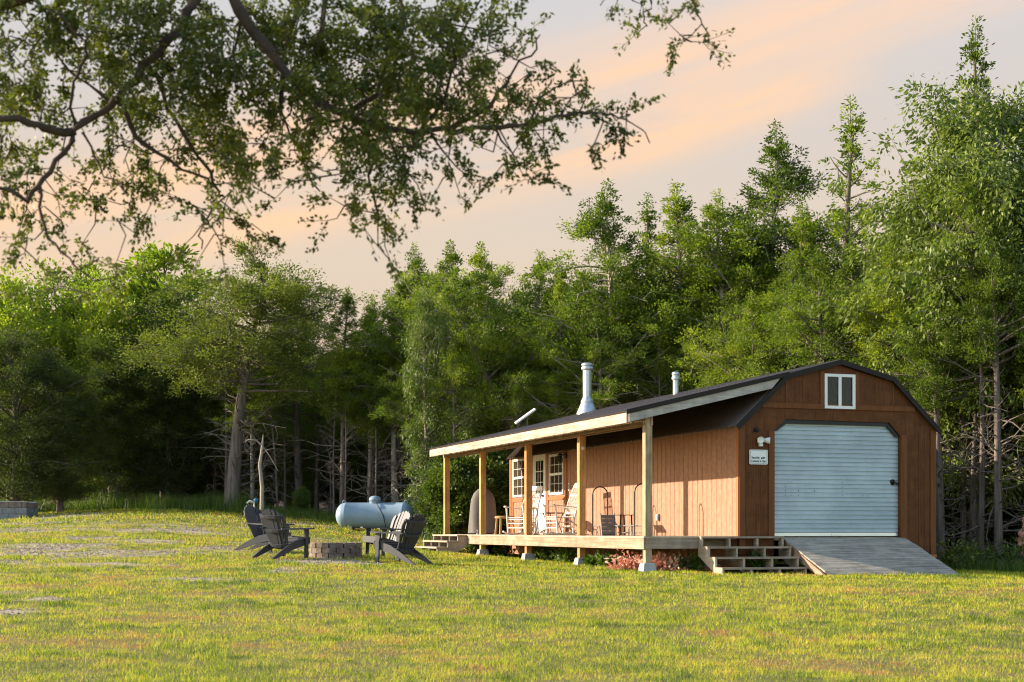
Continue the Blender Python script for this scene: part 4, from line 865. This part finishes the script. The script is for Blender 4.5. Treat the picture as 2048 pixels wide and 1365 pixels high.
for i, (x, y, fx, fy, lab) in enumerate([(-5.10, 31.1, .90, -.42, 'dark grey adirondack chair facing right, leftmost by the fire pit'),
 (-4.42, 29.1, .57, .82, 'dark grey adirondack chair with its slatted back to the viewer, left of the fire pit'),
 (-2.62, 31.3, -.78, -.62, 'grey adirondack chair facing the viewer in front of the gas tank'),
 (-2.14, 28.5, -.80, .60, 'dark grey adirondack chair turned away on the right of the fire pit')]):
    o_ = ad0 if i == 0 else dup(ad0); o_.location = (x, y, g1(x, y) + .012); o_.rotation_euler = (0, 0, math.atan2(fy, fx) - math.pi / 2); tag(o_, lab, 'adirondack chair', 'adirondack chairs round the fire pit')
    # settle on the sloping lawn
    nx_ = (g1(x + .4, y) - g1(x - .4, y)) / .8; ny_ = (g1(x, y + .4) - g1(x, y - .4)) / .8
    q = Vector((0, 0, 1)).rotation_difference(Vector((-nx_, -ny_, 1))); o_.rotation_mode = 'QUATERNION'; o_.rotation_quaternion = q @ Matrix.Rotation(math.atan2(fy, fx) - math.pi / 2, 3, 'Z').to_quaternion()
def rocking():
    r = empty('rocking_chair', (0, 0, 0)); m = M['rocker']
    for s in (-1, 1):
        x = s * .27; mb = MB(); mb.tube([(x, .42, .075), (x, .3, .03), (x, .1, .018), (x, -.15, .025), (x, -.35, .06), (x, -.5, .11)], .022, 6); mb.build('rocker', m, r)
        mb = MB(); mb.tube([(x, .24, .03), (x, .27, .40), (x, .30, .66)], .021, 8); mb.build('leg', m, r)
        mb = MB(); mb.tube([(x * .9, -.16, .03), (x * .9, -.20, .40), (x * .9, -.30, .75), (x * .88, -.46, 1.14)], .021, 8); mb.build('back_post', m, r)
        mb = MB(); mb.bar((x, -.27, .62), (x * 1.03, .36, .675), .06, .022); mb.tube([(x, .33, .66), (x, .33, .70)], .028, 8); mb.build('arm', m, r)
    mb = MB()
    for z in (.16, .27, .36): mb.tube([(-.27, .255, z), (.27, .255, z)], .013, 6); 
    for s in (-1, 1):
        for z in (.18, .29): mb.tube([(s * .27, .25, z), (s * .245, -.18, z)], .012, 6)
    mb.tube([(-.245, -.19, .2), (.245, -.19, .2)], .012, 6); mb.build('rungs', m, r)
    mb = MB()
    for k in range(8): mb.box(-.27, .27, -.2 + k * .06, -.2 + k * .06 + .05, .40 - .012 * math.sin(k / 7 * 3.1), .418 - .012 * math.sin(k / 7 * 3.1))
    mb.build('seat', m, r); mb = MB()
    mb.bar((-.235, -.46, 1.13), (.235, -.46, 1.13), .02, .11, (0, -.2, 1)); mb.bar((-.24, -.36, .90 - .0), (.24, -.36, .90), .016, .03); mb.bar((-.24, -.24, .50), (.24, -.24, .50), .02, .05)
    for k in range(9): x = -.19 + k * .0475; mb.tube([(x, -.24, .50), (x, -.31, .77), (x, -.455, 1.10)], .009, 5)
    mb.build('backrest', m, r); return r
rc0 = rocking(); rc1 = dup(rc0)
for o_, a, tt, fx, fy, lab in ((rc0, -1.05, 9.35, -.86, -.50, 'white rocking chair in front of the white entry door'), (rc1, -1.0, 6.78, -1, -.12, 'white rocking chair beside the fourth porch post, seen side on')):
    o_.location = C_(a, tt, 0.002); o_.rotation_euler = (0, 0, CA + math.atan2(fy, fx) - math.pi / 2); tag(o_, lab, 'rocking chair', 'rocking chairs on the porch')
# small metal side table with hoop legs between the rocking chairs
tb = crel('side_table', -.75, 8.1, 0, label='dark metal side table with hoop legs between the two rocking chairs', cat='side table')
MB().lathe([(0, .50), (.30, .50), (.305, .51), (.30, .525), (0, .526)], n=24).build('table_top', M['wire'], tb)
for k in range(3):
    an = k * 2.094; mb = MB(); mb.tube([(.27 * math.cos(an), .27 * math.sin(an), .5), (.16 * math.cos(an), .16 * math.sin(an), .25), (.27 * math.cos(an), .27 * math.sin(an), .0)], .012, 6); mb.build('leg', M['wire'], tb)
mb = MB(); mb.tube([(.17 * math.cos(a), .17 * math.sin(a), .26) for a in np.linspace(0, 6.283, 20)], .010, 6); mb.build('ring', M['wire'], tb)
wh = crel('hose_reel', -1.25, 8.0, 0, label='grey round hoop stand leaning beside the third porch post', cat='hoop stand')
mb = MB(); mb.tube([(.0 + .02 * math.sin(a), .30 * math.cos(a), .33 + .32 * math.sin(a)) for a in np.linspace(0, 6.283, 32)], .016, 8); mb.build('hoop', M['slate'], wh)
mb = MB(); mb.tube([(0, -.3, .33), (0, .3, .33)], .01, 6); mb.tube([(0, 0, .02), (0, 0, .64)], .01, 6); mb.build('spokes', M['slate'], wh)
mb = MB(); mb.tube([(-.14, 0, .01), (.14, 0, .01)], .012, 6); mb.build('foot', M['slate'], wh); wh.name = 'hoop_stand'
# log side table
lg = crel('log_table', -.72, 11.75, 0, label='rustic log table behind the far rocking chair', cat='table')
mb = MB(); mb.lathe([(0, .40), (.24, .40), (.27, .43), (.25, .475), (0, .48)], n=16); mb.build('table_top', M['log'], lg)
for sx_ in (-1, 1):
    for sy_ in (-1, 1): mb = MB(); mb.tube([(sx_ * .16, sy_ * .16, .41), (sx_ * .19, sy_ * .19, 0)], .03, 8); mb.build('leg', M['log'], lg)
# covered grill
cv = crel('covered_grill', -1.0, 12.75, 0, label='tall grill under a drab grey fabric cover at the far end of the porch', cat='grill')
V_ = []; nA = 28; prof = [(.38, .03), (.375, .2), (.36, .5), (.345, .75), (.32, .92), (.25, 1.08), (.14, 1.19), (.02, 1.23)]
for r_, h_ in prof:
    for k in range(nA):
        an = 2 * math.pi * k / nA; w_ = 1 + (.045 * math.sin(an * 5 + h_ * 3) + .03 * math.sin(an * 9)) * (1 - h_ / 1.3); V_.append((r_ * w_ * math.cos(an), .8 * r_ * w_ * math.sin(an), h_))
mb = MB(); mb.add(V_, [(i * nA + k, i * nA + (k + 1) % nA, (i + 1) * nA + (k + 1) % nA, (i + 1) * nA + k) for i in range(len(prof) - 1) for k in range(nA)], True); mb.add(V_[-nA:], [tuple(range(nA))]); mb.build('fabric_cover', M['cover'], cv)
for s in (-1, 1): mb = MB(); mb.tube([(s * .22, -.22, 0), (s * .22, -.22, .12)], .03, 8); mb.build('leg', M['white'], cv)
# firewood rack
fk = crel('firewood_rack', -1.0, 2.2, 0, label='long black tubular firewood rack with tall arched ends', cat='firewood rack')
for y0 in (0, 2.25):
    mb = MB(); mb.tube([(-.17, y0, .0), (-.17, y0, .5)] + [(-.17 * math.cos(a), y0, .86 + .17 * math.sin(a)) for a in np.linspace(0, math.pi, 12)] + [(.17, y0, .5), (.17, y0, 0)], .014, 8); mb.build('arched_end', M['wire'], fk)
mb = MB()
for x in (-.12, .12): mb.tube([(x, 0, .20), (x, 2.25, .20)], .014, 8)
mb.tube([(0, 0, .06), (0, 2.25, .06)], .012, 8); mb.build('rail', M['slate'], fk)
for y0 in (.28, .95, 1.55, 2.0): mb = MB(); mb.tube([(-.14, y0 - .1, 0), (-.14, y0 - .09, .14), (-.14, y0 - .04, .19), (-.14, y0 + .04, .19), (-.14, y0 + .09, .14), (-.14, y0 + .1, 0)], .012, 8); mb.build('foot_hoop', M['slate'], fk)
sp = crel('slatted_crate', -1.22, 3.42, 0, rz=0, label='grey slatted crate leaning on the firewood rack', cat='crate')
tl = Matrix.Rotation(math.radians(-12), 4, 'X')
for k in range(5): mb = MB(); mb.box(-.14, .14, -.02, .02, .02 + k * .085, .09 + k * .085, tl); mb.build('slat', M['slate'], sp)
mb = MB(); mb.box(-.16, -.141, -.03, .03, 0, .46, tl); mb.box(.141, .16, -.03, .03, 0, .46, tl); mb.box(-.14, .14, .021, .26, 0.0, .02, tl); mb.build('frame', M['slate'], sp)
ft = crel('folding_table', -.7, 4.0, 0, label='small brown folding table against the wall behind the firewood rack', cat='folding table')
mb = MB()
for k in range(5): mb.box(-.16 + k * .07, -.16 + k * .07 + .062, -.24, .24, .42, .435)
mb.build('table_top', M['bronze'], ft)
for s in (-1, 1): mb = MB(); mb.bar((-.12, s * .2, 0), (-.10, s * .2, .42), .02, .03); mb.bar((.16, s * .2, 0), (.14, s * .2, .42), .02, .03); mb.build('leg', M['bronze'], ft)
# bundle of pipes and boards under the deck
pb = crel('pipe_bundle', -1.2, 1.0, 0, label='bundle of long grey pipes strapped together under the deck', cat='pipe bundle')
gp = cg(-1.2, 2) + .14
for k in range(8):
    mb = MB(); yy0 = R.uniform(0, .15); mb.tube([(.055 * (k % 4), yy0, gp + .05 * (k // 4)), (.055 * (k % 4), 3.2 + yy0, gp + .05 * (k // 4) + .02)], .025, 8); mb.build('pipe', M['greyY'], pb)
for y0 in (.35, .9): mb = MB(); mb.box(-.035, .2, y0, y0 + .03, gp - .03, gp + .085); mb.build('strap', M['black'], pb)
for y0 in (.5, 2.6): mb = MB(); mb.box(-.05, .22, y0, y0 + .1, gp - .2, gp - .03); mb.build('support_block', M['cinder'], pb)
lb = crel('lumber_stack', -1.1, .35, 0, label='low stack of reddish boards under the deck beside the front steps', cat='lumber')
gp = cg(-.8, .5)
for k, (w, hh) in enumerate(((.9, .05), (.85, .05), (.7, .04), (.95, .04))):
    mb = MB(); mb.box(-.1 + .03 * k, .95 - .05 * k, .0 + .03 * k, .14 + .04 * k, gp + .02 + .055 * k, gp + .068 + .055 * k); mb.build('board', M['woodX'] if k % 2 else M['trim'], lb)

# fire pit: three courses of wall blocks in a ring
fp = empty('fire_pit', (-3.53, 30.0, g1(-3.53, 30)), label='round fire pit of brown stacked wall blocks between the chairs', cat='fire pit')
for c in range(3):
    nb_ = 11
    for k in range(nb_):
        a0 = 2 * math.pi * (k + .5 * (c % 2)) / nb_ + .03; a1 = a0 + 2 * math.pi / nb_ - .055; z0 = c * .105 - .02; ro, ri = .52 + R.uniform(-.006, .006), .36
        mb = MB(); mb.prism([(ro * math.cos(a0), ro * math.sin(a0)), (ro * 1.01 * math.cos((a0 + a1) / 2), ro * 1.01 * math.sin((a0 + a1) / 2)), (ro * math.cos(a1), ro * math.sin(a1)), (ri * math.cos(a1), ri * math.sin(a1)), (ri * math.cos(a0), ri * math.sin(a0))], z0, z0 + .10, 'xy'); mb.build('wall_block', M['paver'], fp, .006)
mb = MB(); mb.lathe([(.0, .03), (.35, .02), (.35, -.02), (0, -.02)], n=20); mb.build('ash_bed', M['slate'], fp)
# grey cinder block ring on the far left
bx, by = (8 - 1024) / F * 48.5, 48.5
cb = empty('block_ring', (bx, by, g1(bx, by)), label='rectangular fire ring of stacked grey cinder blocks at the left edge', cat='fire ring')
for c, (mat_, z0, hh) in enumerate((('cinder', -.05, .19), ('cinder', .145, .19), ('paver', .34, .17))):
    off = .2 if c % 2 else 0
    for y0 in (-.6, .4):
        for k in range(-3, 3):
            x0 = k * .41 + off - .05; x1 = x0 + .40
            if x0 > .85: continue
            mb = MB(); mb.box(x0, min(x1, .92), y0, y0 + .19, z0, z0 + hh); mb.build('block', M[mat_], cb, .01)
    for k in range(2): mb = MB(); mb.box(.73, .92, -.40 + k * .4, -.01 + k * .4, z0 + .002, z0 + hh - .002); mb.build('block', M[mat_], cb, .01)
mb = MB(); mb.box(-1.25, .94, -.62, -.38, .515, .545); mb.box(-1.25, .94, .38, .62, .515, .545); mb.build('cap_slab', M['concrete'], cb, .006)

# gas tank
tx, ty_ = (750 - 1024) / F * 45, 45.
tk = empty('gas_tank', (tx, ty_, g1(tx, ty_)), math.radians(-6), label='pale blue grey propane tank lying on short feet before the woods', cat='gas tank')
r_ = .385; hl = 1.19; zc = .50
prof = [(.001, -hl)] + [(r_ * math.sin(a), -hl + .30 * (1 - math.cos(a))) for a in np.linspace(.15, math.pi / 2, 9)] + [(r_ + .004, -hl + .31), (r_ + .004, -hl + .33), (r_, -hl + .34)]
prof = prof + [(r, -h) for r, h in prof[::-1]]
mb = MB(); mb.lathe(prof, (0, 0, zc), 40, 'x'); mb.build('tank_body', M['tank'], tk)
mb = MB(); mb.lathe([(.165, zc + .33), (.165, zc + .44), (.18, zc + .45), (.18, zc + .48), (.165, zc + .53), (.11, zc + .575), (.0, zc + .59)], (0, 0, 0), 28); mb.build('dome_lid', M['tank'], tk)
for s in (-1, 1):
    mb = MB(); mb.tube([(s * (hl - .25) + dx, 0, zc + r_ - .02 + dz) for dx, dz in ((-.05, 0), (-.045, .06), (0, .09), (.045, .06), (.05, 0))], .012, 8); mb.build('lifting_lug', M['tank'], tk)
    mb = MB(); mb.box(s * .72 - .06, s * .72 + .06, -.2, .2, -.06, .18); mb.build('foot', M['concrete'], tk)
mb = MB(); mb.tube([(.05, -.18, zc + .40), (.10, -.26, zc + .34), (.22, -.36, zc + .18), (.33, -.40, zc - .02), (.40, -.41, zc - .3), (.41, -.41, -.03)], .014, 6); mb.build('hose', M['black'], tk)

# blue yard hydrant behind the left chair
hx, hy = (508 - 1024) / F * 34, 34.
hy_ = empty('yard_hydrant', (hx, hy, g1(hx, hy)), label='small yard hydrant with blue wheel behind the leftmost chair', cat='hydrant')
hz = EZ + (1060 - 1004) / F * 34 - g1(hx, hy)
mb = MB(); mb.tube([(0, 0, -.05), (0, 0, hz)], .018, 8); mb.build('standpipe', M['steel'], hy_)
mb = MB(); mb.tube([(0, 0, hz - .02), (-.1, 0, hz + .01), (-.16, 0, hz - .04)], [.03, .03, .02], 8); mb.build('spout', M['concrete'], hy_)
mb = MB(); mb.lathe([(0, -.02), (.05, -.015), (.055, .0), (.05, .015), (0, .02)], (.05, -.02, hz + .03), 14, 'y'); mb.build('wheel', M['blue'], hy_)

# ------------------------------------------------------------------ overhanging branches close to the viewer
ov = empty('overhanging_tree', (-5.2, 6.2, g1(-5.2, 6.2)), label='near tree whose dark leafy branches hang across the top left', cat='tree')
inv = Vector(ov.location)
BR = []
def br(pts, r0, r1, D0, D1, mb, n=7):
    P_ = [W(x, y, D0 + (D1 - D0) * i / (len(pts) - 1)) - inv for i, (x, y) in enumerate(pts)]
    Q = [P_[0]]
    for i in range(len(P_) - 1):       # smooth and jitter
        a0 = P_[max(i - 1, 0)]; a1 = P_[i]; a2 = P_[i + 1]; a3 = P_[min(i + 2, len(P_) - 1)]
        for f in (.33, .66, 1):
            q = .5 * ((2 * a1) + (a2 - a0) * f + (2 * a0 - 5 * a1 + 4 * a2 - a3) * f * f + (3 * a1 - a0 - 3 * a2 + a3) * f ** 3); Q.append(q + Vector((R.gauss(0, 1), R.gauss(0, 1), R.gauss(0, 1))) * min(.008, r1 * 1.0 + .002))
    s_ = D0 / F; mb.tube(Q, [((r1 + (r0 - r1) * (1 - i / (len(Q) - 1)) ** 1.35) * s_ * R.uniform(.82, 1.2)) for i in range(len(Q))], n, False); BR.extend(Q); return Q
mb = MB()
mb.tube([Vector((0, 0, -.2)), Vector((.1, 0, 1.2)), Vector((.3, .1, 2.4)), Vector((.5, .15, 3.6)), Vector((.7, .3, 5.2)), Vector((.8, .4, 7.5))], [.24, .2, .17, .14, .10, .04], 10, False)
top = W(430, -60, 7) - inv
mb.tube([Vector((.4, .12, 3.0)), Vector((1.3, .3, 3.35)), Vector((2.6, .5, 3.45)), W(450, -160, 7) - inv, top], [.10, .08, .062, .05, .042], 9, False)
mb.tube([W(450, -160, 7) - inv, W(700, -220, 7.2) - inv, W(1000, -200, 7.3) - inv, W(1250, -120, 7.4) - inv, W(1330, -30, 7.4) - inv], [.045, .035, .025, .015, .008], 8, False)
br([(430, -60), (390, 10), (345, 75), (300, 115), (255, 175), (215, 215), (150, 262), (125, 310), (85, 360), (55, 395), (0, 380), (-50, 372)], 12, 3.5, 7, 6.6, mb)
br([(80, 375), (80, 440), (110, 490), (150, 530), (192, 560)], 4, 1.5, 6.7, 6.6, mb)
br([(235, 205), (275, 275), (340, 320), (400, 355), (432, 365)], 6, 2, 6.9, 7, mb)
br([(300, 135), (340, 220), (380, 290), (420, 350), (442, 385), (440, 405), (405, 450), (400, 500)], 5, 1.5, 7, 7.1, mb)
br([(150, 262), (110, 262), (60, 245), (-20, 235)], 9, 6, 6.8, 6.5, mb); br([(150, 258), (140, 190), (165, 130), (170, 80), (100, 20)], 4, 2, 6.8, 6.6, mb)
br([(165, 265), (190, 310), (215, 350), (260, 395)], 3, 1.5, 6.8, 6.7, mb); br([(220, 205), (150, 150), (110, 110), (60, 90)], 3, 2, 6.9, 6.9, mb)
br([(440, -60), (480, 20), (520, 80), (570, 140), (620, 185), (700, 235), (780, 260), (860, 262), (930, 258), (1000, 255), (1060, 250), (1130, 235), (1190, 225), (1225, 235), (1265, 250), (1302, 277)], 13, 1.3, 6.7, 7.2, mb)
for pts, r0, r1 in (([(900, 260), (975, 215), (1010, 170), (1060, 110), (1078, 68)], 5, 1.5), ([(690, 232), (740, 200), (770, 140), (800, 60), (790, -40)], 6, 4), ([(840, 262), (890, 200), (915, 100), (960, 0)], 4, 2), ([(730, 250), (740, 320), (745, 370), (755, 430), (762, 505)], 5, 1.2), ([(570, 140), (560, 220), (600, 300), (640, 380)], 4, 1.5), ([(480, 20), (470, 110), (500, 200), (545, 240)], 4, 1.5), ([(620, 185), (575, 225), (560, 290)], 3, 1.2), ([(985, 255), (1020, 300), (1048, 350)], 2.5, 1), ([(600, 170), (640, 90), (650, 0), (660, -60)], 7, 5), ([(560, 130), (580, 60), (610, -30)], 5, 4), ([(1060, 245), (1080, 200), (1125, 170), (1180, 155)], 2.5, 1), ([(770, 255), (800, 330), (850, 390)], 3, 1), ([(860, 262), (900, 320), (945, 365)], 2.5, 1), ([(800, 60), (870, 40), (960, 60), (1020, 40)], 3, 1.2)):
    br(pts, r0, r1, 7.15, 7.2, mb, 6)
br([(1290, -60), (1300, 0), (1285, 40), (1295, 55)], 3, 1, 7.4, 7.4, mb, 5); br([(1340, -60), (1390, 10), (1405, 50), (1432, 102)], 3, 1, 7.4, 7.4, mb, 5); br([(1300, -40), (1240, -10), (1200, 10)], 3, 1, 7.4, 7.4, mb, 5)
BRn = np.array([tuple(q) for q in BR])
DEN = ["888888847577588888653000213210", "548888476668899998631100011120", "633677776679999999765200000030", "771366888688888887665414000000", "883238888559999998766655320000",
       "612143258855567665522412120000", "752155244773457753304100000000", "432366013232125563112000000000", "341035034100012410000000000000", "210100035120001300000000000000", "330240023000000200000000000000", "011330000000000000000000000000"]
pcs = []; drs = []; rvs = []
rr_ = np.random.default_rng(5)
CL = []
for j, row in enumerate(DEN):
    for i, ch in enumerate(row[:30]):
        d = int(ch)
        for c in range((1 + int(d * .30)) if d else 0):
            CL.append((np.array(tuple(W((i + rr_.random()) * 50, (j + rr_.random()) * 50, rr_.uniform(6.6, 7.7)) - inv)), d))
CL.sort(key=lambda q: ((BRn - q[0]) ** 2).sum(1).min())
for c0, d in CL:
    k = np.argmin(((BRn - c0) ** 2).sum(1)); b0 = BRn[k]
    if np.linalg.norm(b0 - c0) > .42: c0 = b0 + (c0 - b0) * .42 / np.linalg.norm(b0 - c0)
    mid = (b0 + c0) / 2 + rr_.normal(0, .025, 3); mb.tube([b0, mid, c0], [.0042, .0032, .0018], 4, False); BRn = np.vstack([BRn, mid, c0])
    ax = (c0 - mid); ax /= np.linalg.norm(ax) + 1e-6
    for q in range(2 + (d > 5)):       # short shoots carry the leaves
        dv = ax + rr_.normal(0, .7, 3) + np.array([0, 0, -.25]); dv /= np.linalg.norm(dv); Ls = rr_.uniform(.07, .17); e = c0 + dv * Ls
        mb.tube([c0, e], [.0018, .001], 3, False)
        mm = int(rr_.uniform(.4, 1.6) * (26 + 3.2 * d)); f = rr_.random((mm, 1)); pcs.append(c0 + dv * Ls * f * 1.1 + rr_.normal(0, .010 + .0011 * d, (mm, 3))); drs.append(dv + rr_.normal(0, .75, (mm, 3))); rvs.append(np.clip(rr_.uniform(0, .6) + rr_.uniform(0, .4, mm), 0, 1))
mb.build('trunk', M['twig'], ov)
pc = np.concatenate(pcs); dr = np.concatenate(drs); n = len(pc)
V = quads(pc, dr, rr_.normal(0, 1, (n, 3)), rr_.uniform(.016, .036, n), rr_.uniform(.010, .019, n))
mesh_np('crown', V, np.arange(4 * n).reshape(-1, 4), M['near'], ov, rnd=np.repeat(np.concatenate(rvs), 4))
# the crown of that tree above the frame
nb_ = 9000; cc = np.array([.6, .2, 5.6]) + rr_.normal(0, 1, (nb_, 3)) * np.array([1.3, 1.3, .8]); V = quads(cc, rr_.normal(0, 1, (nb_, 3)), rr_.normal(0, 1, (nb_, 3)), rr_.uniform(.06, .12, nb_), rr_.uniform(.03, .05, nb_))
mesh_np('crown', V, np.arange(4 * nb_).reshape(-1, 4), M['near'], ov, rnd=np.repeat(rr_.random(nb_), 4))
print('leaves', n, 'woods', cnt)
for o_ in list(bpy.data.objects):
    if 'H' in o_.keys(): del o_['H']
